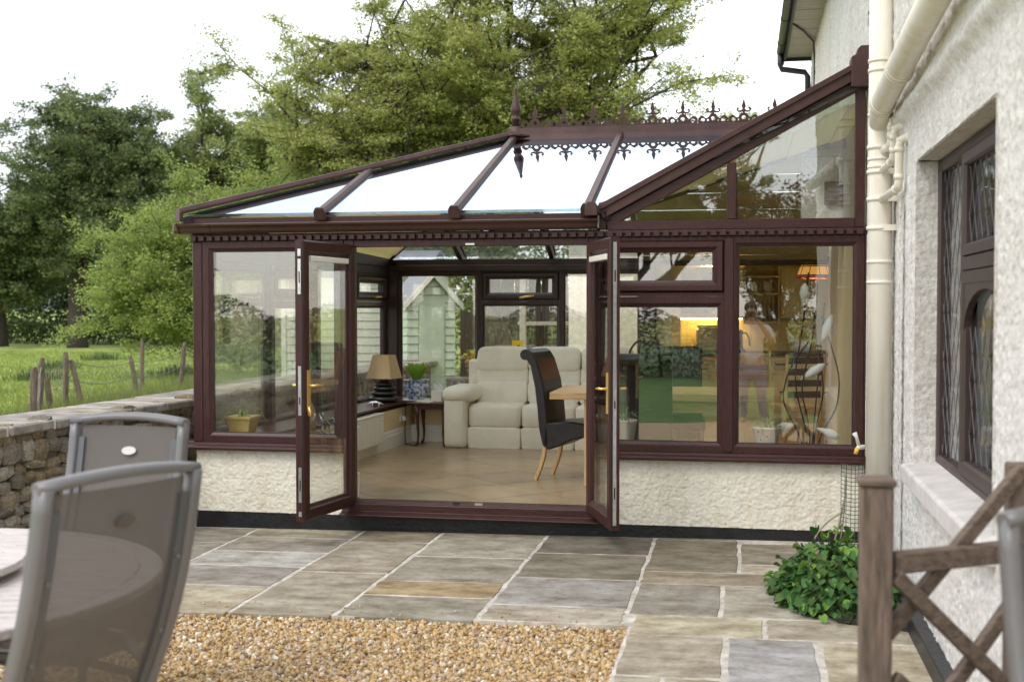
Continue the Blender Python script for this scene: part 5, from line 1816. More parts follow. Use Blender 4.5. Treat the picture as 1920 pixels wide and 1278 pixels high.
# table lamp on stacked pebbles
lx = T_left(3.83, -.26, 0).x
lamp = thing('table_lamp', 'table lamp with tan tapered shade on a stack of black pebbles', 'lamp', (lx, 3.83, LZ))
zz = LZ
bs = MB()
for (w, h) in ((.34, .075), (.28, .055), (.25, .055), (.20, .04), (.13, .03)):
    MB().cushion((lx + rnd.uniform(-.01, .01), 3.83 + rnd.uniform(-.01, .01), zz + h / 2), (w, w * .8, h), .75, .7, 18, 10).build('pebble', leather_black, lamp)
    zz += h * .95
MB().tube([(lx, 3.83, zz - .01), (lx, 3.83, zz + .06)], .010, 8).build('stem', brass, lamp)
z0, z1 = zz + .02, zz + .275
a, b = .155, .098
rot = Matrix.Rotation(R(-14), 3, 'Z')
q0 = [Vector((lx, 3.83, z0)) + rot @ Vector((sx_ * a, sy_ * a * .8, 0)) for sx_, sy_ in ((-1, -1), (1, -1), (1, 1), (-1, 1))]
q1 = [Vector((lx, 3.83, z1)) + rot @ Vector((sx_ * b, sy_ * b * .8, 0)) for sx_, sy_ in ((-1, -1), (1, -1), (1, 1), (-1, 1))]
sh = MB()
i0 = [Vector((lx, 3.83, z0)) + (p - Vector((lx, 3.83, z0))) * .975 for p in q0]
i1 = [Vector((lx, 3.83, z1)) + (p - Vector((lx, 3.83, z1))) * .975 for p in q1]
sh.add(q0 + q1 + i0 + i1, [[k, (k + 1) % 4, 4 + (k + 1) % 4, 4 + k] for k in range(4)] + [[8 + k, 12 + k, 12 + (k + 1) % 4, 8 + (k + 1) % 4] for k in range(4)] + [[k, 8 + k, 8 + (k + 1) % 4, (k + 1) % 4] for k in range(4)] + [[4 + k, 4 + (k + 1) % 4, 12 + (k + 1) % 4, 12 + k] for k in range(4)])
sh.build('lamp_shade', mat('tan_lampshade', (.56, .40, .22), .85, var=.06, vscale=60), lamp)
MB().tube([(lx + .10, 3.80, LZ + .005), (lx + .30, 3.96, LZ + .004), (T_left(3.98, -.46, 0).x, 3.98, LZ - .01), (T_left(3.98, -.45, 0).x, 4.0, .50), (T_left(3.98, -.44, 0).x, 4.0, .30), (T_left(3.98, -.46, 0).x, 3.95, FZ + .01), (-3.50, 3.80, FZ + .008), (-3.47, 3.86, FZ + .03)], .006, 6).build('cable', black_plastic, lamp)

# blue and white planter with a broad-leaved plant
pc = Vector((-3.60, 4.16, LZ + .012))
pw_ = thing('potted_plant', 'broad-leaved green plant in a blue and white patterned china pot', 'potted plant', tuple(pc))
bw = bpy.data.materials.new('blue_white_china')
bw.use_nodes = True
nn, ll = bw.node_tree.nodes, bw.node_tree.links
tc_ = nn.new('ShaderNodeTexCoord')
no_ = nn.new('ShaderNodeTexNoise')
no_.inputs['Scale'].default_value = 34
no_.inputs['Detail'].default_value = 3
cr_ = nn.new('ShaderNodeValToRGB')
cr_.color_ramp.elements[0].position = .47
cr_.color_ramp.elements[0].color = (.10, .16, .33, 1)
cr_.color_ramp.elements[1].position = .53
cr_.color_ramp.elements[1].color = (.55, .58, .62, 1)
ll.new(tc_.outputs['Object'], no_.inputs['Vector'])
ll.new(no_.outputs['Fac'], cr_.inputs[0])
ll.new(cr_.outputs[0], nn['Principled BSDF'].inputs['Base Color'])
nn['Principled BSDF'].inputs['Roughness'].default_value = .2
MB().lathe(pc, [(.085, 0), (.095, .01), (.125, .06), (.142, .12), (.140, .16), (.130, .185), (.136, .20), (.150, .21), (.150, .222), (.132, .222), (.122, .19), (.01, .19)], 28).build('pot', bw, pw_)
MB().lathe(pc + Vector((0, 0, -.012)), [(.15, 0), (.16, .010), (.15, .0115), (.01, .0115)], 24).build('saucer', white_gloss, pw_)
leafm = leaf_mat('orchid_leaf', (.24, .36, .035), .4, .3)
def big_leaf(base, dirv, ln, wd, droop, k=6):
    d = Vector(dirv).normalized()
    side = d.cross(Vector((0, 0, 1)))
    side = side.normalized() if side.length > .05 else Vector((1, 0, 0))
    V, F = [], []
    for i in range(k + 1):
        t = i / k
        c = base + d * ln * t - Vector((0, 0, droop * ln * t * t))
        ww = wd * math.sin(math.pi * min(.98, .12 + t * .86)) ** .8 * (1 if t < .95 else .3)
        nrm = side.cross(d).normalized()
        V += [c - side * ww / 2 + nrm * ww * .12, c, c + side * ww / 2 + nrm * ww * .12]
    for i in range(k):
        F += [[3 * i, 3 * i + 1, 3 * i + 4, 3 * i + 3], [3 * i + 1, 3 * i + 2, 3 * i + 5, 3 * i + 4]]
    return V, F
for k in range(15):
    a = k * 2.4
    el = .9 + .5 * rnd.random()
    V, F = big_leaf(pc + Vector((.03 * math.cos(a), .03 * math.sin(a), .19)), (math.cos(a) * .6, math.sin(a) * .6, el * 1.3), rnd.uniform(.22, .33), rnd.uniform(.07, .10), .18)
    MB().add(V, F, True).build('leaf', leafm, pw_, fixn=False)

# ornaments on the ledge, tissues, papers, radiator
orn = thing('silver_ornament', 'little silver lizard ornament on the dark ledge', 'ornament', (T_left(3.28, -.34, 0).x, 3.28, LZ))
o0 = Vector((T_left(3.28, -.34, 0).x, 3.28, LZ))
m = MB()
m.tube([o0 + Vector((-.09, 0, .012)), o0 + Vector((-.04, .02, .035)), o0 + Vector((.02, 0, .04)), o0 + Vector((.06, -.01, .03)), o0 + Vector((.09, .01, .018))], [.006, .016, .018, .014, .006], 8)
for dx in (-.03, .04):
    for s in (-1, 1):
        m.tube([o0 + Vector((dx, 0, .03)), o0 + Vector((dx + .015, s * .03, .02)), o0 + Vector((dx + .02, s * .04, 0))], .006, 6)
m.build('body', steel, orn)
tis = thing('tissue_box', 'white tissue box with a tissue pulled up on the side table', 'tissue box', (-3.34, 4.10, .64))
MB().box(-3.40, -3.28, 4.04, 4.16, .6402, .76).build('box', white_gloss, tis, bevel=.004)
tv, tf = [], []
for i in range(7):
    for j in range(5):
        u, v = i / 6, j / 4 - .5
        tv.append((-3.34 + v * .11 * math.sin(math.pi * (.25 + u * .7)) + .01 * math.sin(u * 5), 4.10 + .02 * math.sin(v * 9 + u * 3), .755 + u * .125 - abs(v) * .05 * u))
for i in range(6):
    for j in range(4):
        tf.append([i * 5 + j, i * 5 + j + 1, (i + 1) * 5 + j + 1, (i + 1) * 5 + j])
MB().add(tv, tf, True).build('tissue', mat('white_tissue', (.8, .8, .8), .9), tis, fixn=False)
pp = thing('papers', 'stack of pale papers lying on the side table', 'papers', (-3.45, 3.955, .64))
for k in range(4):
    rr = Matrix.Rotation(R(rnd.uniform(-12, 12)), 3, 'Z')
    q = [Vector((-3.45, 3.955, .6403 + k * .005)) + rr @ Vector((a * .085, b * .065, 0)) for a, b in ((-1, -1), (1, -1), (1, 1), (-1, 1))]
    MB().prism(q, (0, 0, .0045)).build('sheet', white_gloss, pp)
ra = thing('radiator', 'white slimline panel radiator on the low left wall', 'radiator', (T_left(2.7, -.40, 0).x, 2.7, .26))
def Tr(u, n, z):
    return T_left(u, -.405 - n, z)
q = MB().prism([Tr(2.05, .03, .28), Tr(3.12, .03, .28), Tr(3.12, .09, .28), Tr(2.05, .09, .28)], (0, 0, .295))
q.build('panel', white_gloss, ra, bevel=.006)
MB().prism([Tr(2.04, .0, .576), Tr(3.13, .0, .576), Tr(3.13, .095, .576), Tr(2.04, .095, .576)], (0, 0, .018)).build('top_grille', white_gloss, ra, bevel=.004)
fins = MB()
for k in range(26):
    u = 2.09 + k * .04
    fins.prism([Tr(u, .0905, .31), Tr(u + .014, .0905, .31), Tr(u + .014, .0905, .55), Tr(u, .0905, .55)], Tr(0, .093, 0) - Tr(0, .0905, 0))
fins.build('ribs', white_gloss, ra)
MB().prism([Tr(2.2, 0, .33), Tr(2.24, 0, .33), Tr(2.24, .03, .33), Tr(2.2, .03, .33)], (0, 0, .2)).build('bracket', white_gloss, ra)

# plants and ornaments on the window ledges
def spider(name, label, c, potm, r_, h, n, ln, leafcol, square=False):
    t = thing(name, label, 'potted plant', tuple(c))
    c = Vector(c)
    if square:
        m = MB()
        lo = [c + Vector((a * r_ * .72, b * r_ * .72, 0)) for a, b in ((-1, -1), (1, -1), (1, 1), (-1, 1))]
        hi = [c + Vector((a * r_, b * r_, h)) for a, b in ((-1, -1), (1, -1), (1, 1), (-1, 1))]
        m.add(lo + hi, [[3, 2, 1, 0], [4, 5, 6, 7]] + [[k, (k + 1) % 4, 4 + (k + 1) % 4, 4 + k] for k in range(4)])
        m.build('pot', potm, t, bevel=.004)
        MB().box(c.x - r_ * 1.06, c.x + r_ * 1.06, c.y - r_ * 1.06, c.y + r_ * 1.06, c.z + h * .86, c.z + h).build('rim', potm, t, bevel=.003)
    else:
        MB().lathe(c, [(r_ * .7, 0), (r_ * .76, h * .05), (r_, h * .9), (r_ * 1.04, h * .92), (r_ * 1.04, h), (r_ * .9, h), (.01, h * .94)], 22).build('pot', potm, t)
    lm_ = leaf_mat(name + '_blade', leafcol, .35, .3)
    for k in range(n):
        a = rnd.uniform(0, 6.28)
        V, F = big_leaf(c + Vector((r_ * .2 * math.cos(a), r_ * .2 * math.sin(a), h * .95)), (math.cos(a), math.sin(a), rnd.uniform(.7, 2.2)), ln * rnd.uniform(.6, 1.1), .012, rnd.uniform(.4, 1.0), 7)
        MB().add(V, F, True).build('blade', lm_, t, fixn=False)
china = mat('floral_china', (.72, .70, .66), .25, var=.0, vscale=30)
n_, l_ = china.node_tree.nodes, china.node_tree.links
t_ = n_.new('ShaderNodeTexVoronoi')
t_.inputs['Scale'].default_value = 26
c_r = n_.new('ShaderNodeValToRGB')
c_r.color_ramp.elements[0].position = .16
c_r.color_ramp.elements[0].color = (.10, .045, .05, 1)
c_r.color_ramp.elements[1].position = .26
c_r.color_ramp.elements[1].color = (.72, .70, .66, 1)
tcc = n_.new('ShaderNodeTexCoord')
l_.new(tcc.outputs['Object'], t_.inputs['Vector'])
l_.new(t_.outputs['Distance'], c_r.inputs[0])
l_.new(c_r.outputs[0], n_['Principled BSDF'].inputs['Base Color'])
spider('spider_plant', 'pale spider plant in a round white flowered china pot on the window ledge', (.17, .21, LZ), china, .105, .155, 46, .24, (.30, .36, .16))
spider('spider_plant', 'thin-leaved grassy plant in a plain white pot behind the open right door', (-.89, .21, LZ), white_gloss, .095, .19, 20, .30, (.20, .25, .12))
spider('spider_plant', 'straggly spider plant in a square yellow pot at the left corner window', (-4.0, .27, LZ), mat('yellow_glaze', (.62, .45, .14), .4, var=.1), .105, .16, 24, .33, (.33, .36, .12), True)
va = thing('wooden_vase', 'tall pale turned wood vase standing on the left ledge behind the door', 'vase', (-3.56, .55, LZ))
MB().tube([(-3.56, .55, FZ), (-3.56, .55, FZ + .02)], .15, 18).build('stand_foot', mahog, va)
MB().tube([(-3.56, .55, FZ + .02), (-3.56, .55, LZ - .02)], .05, 12).build('stand_stem', mahog, va)
MB().tube([(-3.56, .55, LZ - .02), (-3.56, .55, LZ)], .13, 18).build('stand_top', mahog, va)
MB().lathe((-3.56, .55, LZ), [(.05, 0), (.07, .02), (.085, .08), (.080, .16), (.055, .24), (.030, .28), (.034, .30), (.02, .30)], 22).build('body', oak, va)
va['label'] = 'pale turned wood vase on a dark stand behind the left front window'
wo = thing('wire_sculpture', 'tangled silver and black wire sculpture on a round tray behind the left door', 'sculpture', (-3.30, .45, LZ))
MB().tube([(-3.30, .45, FZ), (-3.30, .45, FZ + .02)], .16, 18).build('stand_foot', mahog, wo)
MB().tube([(-3.30, .45, FZ + .02), (-3.30, .45, LZ - .02)], .04, 12).build('stand_stem', mahog, wo)
MB().lathe((-3.30, .45, LZ - .02), [(.14, 0), (.17, .012), (.18, .022), (.165, .022), (.01, .015)], 26).build('tray', steel, wo)
for k in range(16):
    p = [Vector((-3.30 + rnd.uniform(-.11, .11), .45 + rnd.uniform(-.09, .09), LZ + .004))]
    for i in range(5):
        p.append(p[-1] + Vector((rnd.uniform(-.05, .05), rnd.uniform(-.05, .05), rnd.uniform(.0, .07))))
    MB().tube(p, .004, 5).build('wire', steel if k % 2 else dark_metal, wo)
# metal flower sculpture with white birds
ms = thing('metal_flower_sculpture', 'tall black wire sculpture with white blossoms standing at the right-hand window', 'sculpture', (.50, .50, FZ))
c = Vector((.50, .50, FZ))
MB().tube([c, c + Vector((0, 0, .03))], .15, 16).build('base', dark_metal, ms)
rods = [[(0, 0, .02), (-.02, 0, .55), (-.13, -.02, .95), (-.06, 0, 1.35), (-.02, 0, 1.78)], [(0, 0, .02), (.03, .02, .55), (.11, 0, .9), (.03, 0, 1.3), (.05, .02, 1.70)], [(0, 0, .02), (-.05, 0, .5), (-.22, 0, .8), (-.16, .02, 1.05), (-.02, 0, 1.25)], [(0, 0, .02), (.05, 0, .5), (.20, 0, .75), (.22, 0, 1.0), (.08, 0, 1.45)], [(0, 0, .02), (0, -.03, .6), (-.08, -.04, .9), (.02, -.05, 1.3), (.02, -.05, 1.5)], [(0, 0, .02), (.02, .03, .5), (.06, .03, 1.0), (.10, .0, 1.55)]]
for r__ in rods:
    pts = []
    vv = [Vector(p) for p in r__]
    for i in range(len(vv) - 1):
        for k in range(4):
            pts.append(c + vv[i].lerp(vv[i + 1], k / 4))
    pts.append(c + vv[-1])
    for _ in range(2):
        pts = [pts[0]] + [(pts[i - 1] + pts[i] * 2 + pts[i + 1]) / 4 for i in range(1, len(pts) - 1)] + [pts[-1]]
    MB().tube(pts, .0065, 6).build('rod', dark_metal, ms)
petal = mat('frosted_white_petal', (.74, .73, .70), .3)
for (x, y, z, a, s) in ((.02, -.02, 1.03, .6, .13), (-.20, 0, .60, .2, .10), (.12, 0, 1.36, 1.2, .13), (-.05, 0, 1.62, 1.5, .10), (.14, 0, .56, -.4, .11)):
    p = c + Vector((x, y, z))
    dv = Vector((math.cos(a), 0, math.sin(a)))
    m = MB().tube([p - dv * s * .9, p - dv * s * .5, p, p + dv * s * .5, p + dv * s * .8], [.004, .022, .038, .030, .006], 10)
    m.build('blossom', petal, ms)
# white swan ornament and a bag of baskets further in
swn = thing('swan_ornament', 'white china swan ornament standing on the kitchen worktop', 'ornament', (.78, 8.2, 1.06))
sc_ = Vector((.78, 8.2, 1.058))
m = MB().cushion(sc_ + Vector((0, 0, .09)), (.26, .15, .18), .8, .8, 18, 12)
m.tube([sc_ + Vector((.09, 0, .10)), sc_ + Vector((.13, 0, .22)), sc_ + Vector((.09, 0, .33)), sc_ + Vector((.13, 0, .39)), sc_ + Vector((.19, 0, .37))], [.04, .025, .02, .028, .008], 10)
m.tube([sc_ + Vector((-.08, 0, .10)), sc_ + Vector((-.16, 0, .22)), sc_ + Vector((-.21, 0, .36))], [.05, .04, .008], 10)
m.build('body', petal, swn)

# ------------------------------------------------------------------ kitchen things
brd = thing('bread_bin', 'cream enamel bread bin standing on the kitchen worktop', 'bread bin', (-.45, 8.35, 1.058))
MB().box(-.66, -.28, 8.25, 8.48, 1.0585, 1.40).build('body', white_gloss, brd, bevel=.03)
MB().box(-.65, -.29, 8.246, 8.49, 1.405, 1.44).build('lid', white_gloss, brd, bevel=.015)
MB().tube([(-.50, 8.245, 1.30), (-.47, 8.22, 1.31), (-.44, 8.245, 1.30)], .008, 6).build('handle', dark_metal, brd)
kt = thing('coffee_jug', 'dark coffee maker with curved handle beside the bread bin', 'coffee maker', (-.05, 8.3, 1.058))
MB().lathe((-.07, 8.3, 1.058), [(.09, 0), (.10, .02), (.06, .06), (.05, .24), (.06, .30), (.02, .31)], 16).build('body', dark_metal, kt)
MB().tube([(-.03, 8.28, 1.32), (.03, 8.27, 1.33), (.07, 8.27, 1.26), (.08, 8.27, 1.15)], .012, 8).build('handle', dark_metal, kt)
so2 = MB().box(-.22, -.13, 8.594, 8.602, 1.28, 1.38).build('wall_socket', steel, house, bevel=.003)
bsk = thing('basket', 'dark wicker basket with tall hoop handle beyond the dining chairs', 'basket', (-1.02, 4.0, FZ))
wick = mat('dark_wicker', (.09, .055, .03), .8, var=.5, vscale=50, bump=.8, bscale=90)
MB().box(-1.2, -.84, 3.9, 4.2, FZ, .95).build('stand', leather_black, bsk, bevel=.01)
MB().lathe((-1.02, 4.05, .951), [(.14, 0), (.18, .03), (.20, .20), (.21, .22), (.19, .22), (.01, .15)], 20).build('body', wick, bsk)
pts = [(-1.02 + .19 * math.cos(R(a)), 4.05, 1.15 + .20 * math.sin(R(a))) for a in range(0, 181, 12)]
MB().tube(pts, .013, 6).build('handle', wick, bsk)
bsk['label'] = 'dark wicker basket with tall hoop handle on a black box behind the dining chairs'
jug_m = mat('cream_china', (.66, .62, .52), .25)
for i, (x, z, s) in enumerate(((.12, 1.886, 1.0), (.33, 1.886, 1.0))):
    j = thing('china_jug', ('cream china jug at the left of the plate rack shelf', 'cream china jug at the right of the plate rack shelf')[i], 'jug', (x, 8.45, z), 0, 'china jugs on the plate rack')
    MB().lathe((x, 8.45, z), [(.05, 0), (.075, .03), (.078, .08), (.055, .13), (.06, .16), (.045, .16), (.01, .05)], 18).build('body', jug_m, j)
    MB().tube([(x + .055, 8.43, z + .13), (x + .11, 8.42, z + .12), (x + .10, 8.42, z + .05), (x + .07, 8.43, z + .04)], .009, 6).build('handle', jug_m, j)
first = None
for k in range(6):
    p = thing('plate', ('first', 'second', 'third', 'fourth', 'fifth', 'sixth')[k] + ' plate from the left standing in the kitchen plate rack', 'plate', (.075 + .062 * k, 8.46, 1.49), 0, 'plates standing in the plate rack')
    M_ = Matrix.Translation((.075 + .062 * k, 8.46, 1.49 + .13)) @ Matrix.Rotation(R(78), 4, 'Y')
    m = MB(M_)
    m.lathe((0, 0, 0), [(.06, 0), (.13, .018), (.13, .024), (.06, .008), (.01, .006)], 20)
    m.build('body', jug_m, p)
for i, (x, y, rz, lb) in enumerate(((.62, 4.2, R(20), 'brown wooden ladder-back chair facing out behind the wire sculpture'), (.08, 5.2, R(-5), 'brown wooden ladder-back chair beyond the oak table, partly behind the frame post'))):
    t = thing('kitchen_chair', lb, 'chair', (x, y, FZ), rz, 'ladder-back chairs')
    M_ = ROOTM[t.name]
    P = lambda a, b, z: M_ @ Vector((a, b, z))
    for sx_ in (-1, 1):
        MB().tube([P(sx_ * .19, .02, 0), P(sx_ * .19, 0, .45), P(sx_ * .21, -.07, 1.02)], [.020, .022, .018], 8).build('leg', oak, t)
        MB().tube([P(sx_ * .20, .40, 0), P(sx_ * .20, .40, .44)], .020, 8).build('leg', oak, t)
    for z in (.56, .68, .80, .92):
        MB().beam(P(-.2, -.012 - (z - .45) * .11, z), P(.2, -.012 - (z - .45) * .11, z), .018, .07, (0, 0, 1)).build('slat', oak_h if i else mahog, t, bevel=.004)
    MB().prism([P(-.22, -.01, .44), P(.22, -.01, .44), P(.23, .42, .44), P(-.23, .42, .44)], (0, 0, .035)).build('seat', oak_h, t, bevel=.008)
    MB().beam(P(-.19, .2, .2), P(.19, .2, .2), .02, .02).build('stretcher', oak_h, t)
pn = thing('pendant_lamp', 'lit amber stained glass pendant lamp with red border hanging in the kitchen', 'lamp', (.80, 5.6, 2.05))
pcx = Vector((.80, 5.6, 1.99))
amber = emit_mat('lit_amber_glass', (.85, .42, .10), .42)
redg = emit_mat('lit_red_glass', (.45, .07, .04), .22)
for k in range(10):
    a0, a1 = 2 * math.pi * k / 10, 2 * math.pi * (k + .94) / 10
    for (r0_, z0_, r1_, z1_, mm) in ((.19, .07, .15, .17, amber), (.15, .175, .07, .25, amber), (.200, .035, .19, .065, redg)):
        q = [pcx + Vector((r0_ * math.cos(a0), r0_ * math.sin(a0), z0_)), pcx + Vector((r0_ * math.cos(a1), r0_ * math.sin(a1), z0_)), pcx + Vector((r1_ * math.cos(a1), r1_ * math.sin(a1), z1_)), pcx + Vector((r1_ * math.cos(a0), r1_ * math.sin(a0), z1_))]
        q2 = [p + (p - pcx - Vector((0, 0, .1))) * .03 for p in q]
        MB().add(q + q2, [[0, 1, 2, 3], [7, 6, 5, 4], [0, 4, 5, 1], [1, 5, 6, 2], [2, 6, 7, 3], [3, 7, 4, 0]]).build('glass_piece', mm, pn)
MB().cushion(pcx + Vector((0, 0, .12)), (.09, .09, .12), 1, 1, 12, 8).build('bulb', emit_mat('lamp_bulb', (1.0, .80, .5), 260.0), pn)
fr = MB()
for k in range(10):
    a0 = 2 * math.pi * (k - .03) / 10
    fr.tube([pcx + Vector((r__ * math.cos(a0), r__ * math.sin(a0), z)) for r__, z in ((.202, .035), (.192, .068), (.153, .172), (.07, .255))], .006, 5)
for r__, z in ((.202, .035), (.192, .068), (.153, .172), (.07, .255)):
    fr.tube([pcx + Vector((r__ * math.cos(2 * math.pi * k / 20), r__ * math.sin(2 * math.pi * k / 20), z)) for k in range(21)], .006, 5)
fr.build('leading', dark_metal, pn)
MB().tube([pcx + Vector((0, 0, .24)), pcx + Vector((0, 0, .51))], .008, 6).build('cord', dark_metal, pn)
MB().tube([pcx + Vector((0, 0, .24)), pcx + Vector((0, 0, .27))], .072, 16).build('cap', dark_metal, pn)
# ------------------------------------------------------------------ foreground furniture
mesh_m = bpy.data.materials.new('taupe_sling_mesh')
mesh_m.use_nodes = True
n_, l_ = mesh_m.node_tree.nodes, mesh_m.node_tree.links
pb_ = n_['Principled BSDF']
pb_.inputs['Base Color'].default_value = (.122, .107, .097, 1)
pb_.inputs['Roughness'].default_value = .7
tr_ = n_.new('ShaderNodeBsdfTransparent')
mx_ = n_.new('ShaderNodeMixShader')
tc_ = n_.new('ShaderNodeTexCoord')
wv_ = n_.new('ShaderNodeTexWave')
wv_.inputs['Scale'].default_value = 60
wv_.inputs['Distortion'].default_value = .2
wv_.bands_direction = 'Y'
mr_ = n_.new('ShaderNodeMapRange')
mr_.inputs[3].default_value = .84
mr_.inputs[4].default_value = .96
l_.new(tc_.outputs['Object'], wv_.inputs['Vector'])
l_.new(wv_.outputs['Fac'], mr_.inputs[0])
l_.new(mr_.outputs[0], mx_.inputs[0])
l_.new(tr_.outputs[0], mx_.inputs[1])
l_.new(pb_.outputs[0], mx_.inputs[2])
l_.new(mx_.outputs[0], n_['Material Output'].inputs[0])
badge_w = mat('white_badge', (.50, .49, .47), .5)
badge_d = mat('dark_badge', (.09, .08, .07), .5)

def garden_chair(loc, rot, label, badge, group='grey sling garden chairs', H=1.25, W=.56, lean=.30):
    """x is forward for the sitter, y across"""
    t = thing('garden_chair', label, 'chair', loc, rot, group)
    M_ = ROOTM[t.name]
    P = lambda x, y, z: M_ @ Vector((x, y, z))
    h = W / 2
    def back_x(z):
        s = (z - .40) / (H - .40)
        return -.24 - lean * s - .05 * math.sin(s * math.pi) * 1.0 + .0
    zs = [.40 + (H - .40) * k / 12 for k in range(13)]
    for s in (-1, 1):
        rr = [(-.018, -.024), (-.010, -.030), (.010, -.030), (.018, -.024), (.018, .020), (.010, .026), (-.010, .026), (-.018, .020)]
        fwd = P(1, 0, 0) - P(0, 0, 0)
        MB().sweep([P(back_x(z), s * (h - .018), z) for z in zs], rr, fwd).build('back_frame', chair_frame, t)
        r2 = [(-.015, -.014), (.015, -.014), (.015, .014), (-.015, .014)]
        MB().sweep([P(back_x(z) - .004, s * (h - .053), z) for z in zs[1:-1]], r2, fwd).build('sling_rail', chair_inner, t, smooth=False)
        sc = MB()
        for z in (.52, .74, .98):
            sc.tube([P(back_x(z) - .018, s * (h - .052), z), P(back_x(z) - .023, s * (h - .052), z)], .008, 8)
        sc.build('screw', chair_frame, t)
        ap_ = [(-.30, .60), (-.24, .632), (-.16, .655), (.0, .665), (.18, .657), (.26, .642), (.31, .615)]
        MB().sweep([P(a, s * (h + .015), b) for a, b in ap_], [(-.026, -.008), (-.016, -.013), (.016, -.013), (.026, -.008), (.026, .006), (.014, .013), (-.014, .013), (-.026, .006)], (0, 0, 1)).build('armrest', chair_frame, t)
        lg = MB()
        lg.tube([P(.24, s * (h + .01), .645), P(.27, s * (h + .01), .38), P(.33, s * (h + .01), 0)], [.016, .016, .014], 8)
        lg.build('leg', chair_inner, t)
        lg = MB()
        lg.tube([P(.20, s * (h - .01), .43), P(-.10, s * (h - .01), .30), P(-.36, s * (h - .01), 0)], [.016, .016, .014], 8)
        lg.build('leg', chair_inner, t)
        MB().beam(P(-.25, s * (h - .02), .40), P(.27, s * (h - .02), .43), .034, .04).build('seat_rail', chair_frame, t, bevel=.006)
    # curved top rail
    tr = MB()
    ks = 10
    pr = []
    for k in range(ks + 1):
        y = -h + 2 * h * k / ks
        u = 2 * k / ks - 1
        pr.append(P(back_x(H) - .020 + .03 * u * u - .0, y, H + .022 * (1 - u * u)))
    tr.sweep(pr, [(-.026, -.008), (-.018, -.016), (.018, -.016), (.026, -.008), (.024, .006), (.014, .016), (-.014, .016), (-.024, .006)], (0, 0, 1))
    tr.build('top_rail', chair_frame, t)
    # sling back and seat
    V, F = [], []
    rows = [.42 + (H - .44) * k / 14 for k in range(15)]
    for z in rows:
        for j in range(9):
            u = 2 * j / 8 - 1
            V.append(P(back_x(z) - .022 * (1 - u * u), (h - .05) * u, z))
    for i in range(14):
        for j in range(8):
            F.append([i * 9 + j, i * 9 + j + 1, (i + 1) * 9 + j + 1, (i + 1) * 9 + j])
    MB().add(V, F, True).build('sling_back', mesh_m, t, fixn=False)
    V, F = [], []
    for i in range(9):
        for j in range(9):
            u = 2 * j / 8 - 1
            V.append(P(-.24 + .50 * i / 8, (h - .04) * u, .435 - .03 * (1 - u * u) + .02 * (i / 8 - .5) ** 2))
    for i in range(8):
        for j in range(8):
            F.append([i * 9 + j, i * 9 + j + 1, (i + 1) * 9 + j + 1, (i + 1) * 9 + j])
    MB().add(V, F, True).build('sling_seat', mesh_m, t, fixn=False)
    MB().beam(P(.25, -h + .02, .43), P(.25, h - .02, .43), .04, .034).build('seat_front', chair_frame, t, bevel=.006)
    # oval maker's badge
    z = H - .125
    q = []
    for k in range(20):
        a = 2 * math.pi * k / 20
        q.append((math.cos(a) * .034, math.sin(a) * .017))
    off = .006 if badge is badge_w else -.012
    ax = P(.006, 0, 0) - P(0, 0, 0)
    bx_ = back_x(z) - .022 + off
    MB().prism([P(bx_ + (b * -.42), a, z + b) for a, b in q], ax).build('badge', badge, t)
    return t
chz = tz(-2.5) - .02
garden_chair((-2.267, -5.60, chz), R(158), 'grey sling garden chair seen from behind, nearest the camera at the table', badge_d, W=.57)
garden_chair((-2.64, -4.72, chz), R(-93), 'grey sling garden chair facing out across the table, white oval badge on its back', badge_w, W=.55)
garden_chair((.90, -6.54, tz(1) - .06), R(-78), 'grey garden chair cut off by the right edge beside the trellis fence', badge_d, W=.40)

# round slatted table
tab = thing('garden_table', 'round slatted silver-grey teak garden table', 'table', (-3.0, -5.33, tz(-3) - .02))
tc0, tr0 = Vector((-3.0, -5.33, .74)), 1.0
ang = R(28)
ax_ = Vector((math.cos(ang), math.sin(ang), 0))
ay_ = Vector((-ax_.y, ax_.x, 0))
ri = tr0 - .085
w_ = .064
k = -ri
while k < ri - .02:
    kk = k + w_
    a, b = math.sqrt(max(0, ri * ri - max(abs(k), abs(kk)) ** 2)), 0
    if a > .05:
        # straight board, its two ends cut to the rim
        ends = []
        m0, m1 = math.sqrt(max(0, ri * ri - k * k)), math.sqrt(max(0, ri * ri - min(ri, abs(kk)) ** 2))
        for (x0, x1) in ((-1, -.062), (.062, 1)) if abs(k + w_ / 2) > 0 else ():
            q = [tc0 + ax_ * (m0 * x0 if abs(x0) == 1 else x0) + ay_ * k, tc0 + ax_ * (m0 * x1 if abs(x1) == 1 else x1) + ay_ * k, tc0 + ax_ * (m1 * x1 if abs(x1) == 1 else x1) + ay_ * kk, tc0 + ax_ * (m1 * x0 if abs(x0) == 1 else x0) + ay_ * kk]
            MB().prism([p - Vector((0, 0, .026)) for p in q], (0, 0, .026 + rnd.uniform(-.001, .001))).build('slat', teak, tab, bevel=.003)
    k += w_ + .012
MB().prism([tc0 + ax_ * -.055 + ay_ * -ri + Vector((0, 0, -.026)), tc0 + ax_ * .055 + ay_ * -ri + Vector((0, 0, -.026)), tc0 + ax_ * .055 + ay_ * ri + Vector((0, 0, -.026)), tc0 + ax_ * -.055 + ay_ * ri + Vector((0, 0, -.026))], (0, 0, .027)).build('centre_rail', teak, tab, bevel=.003)
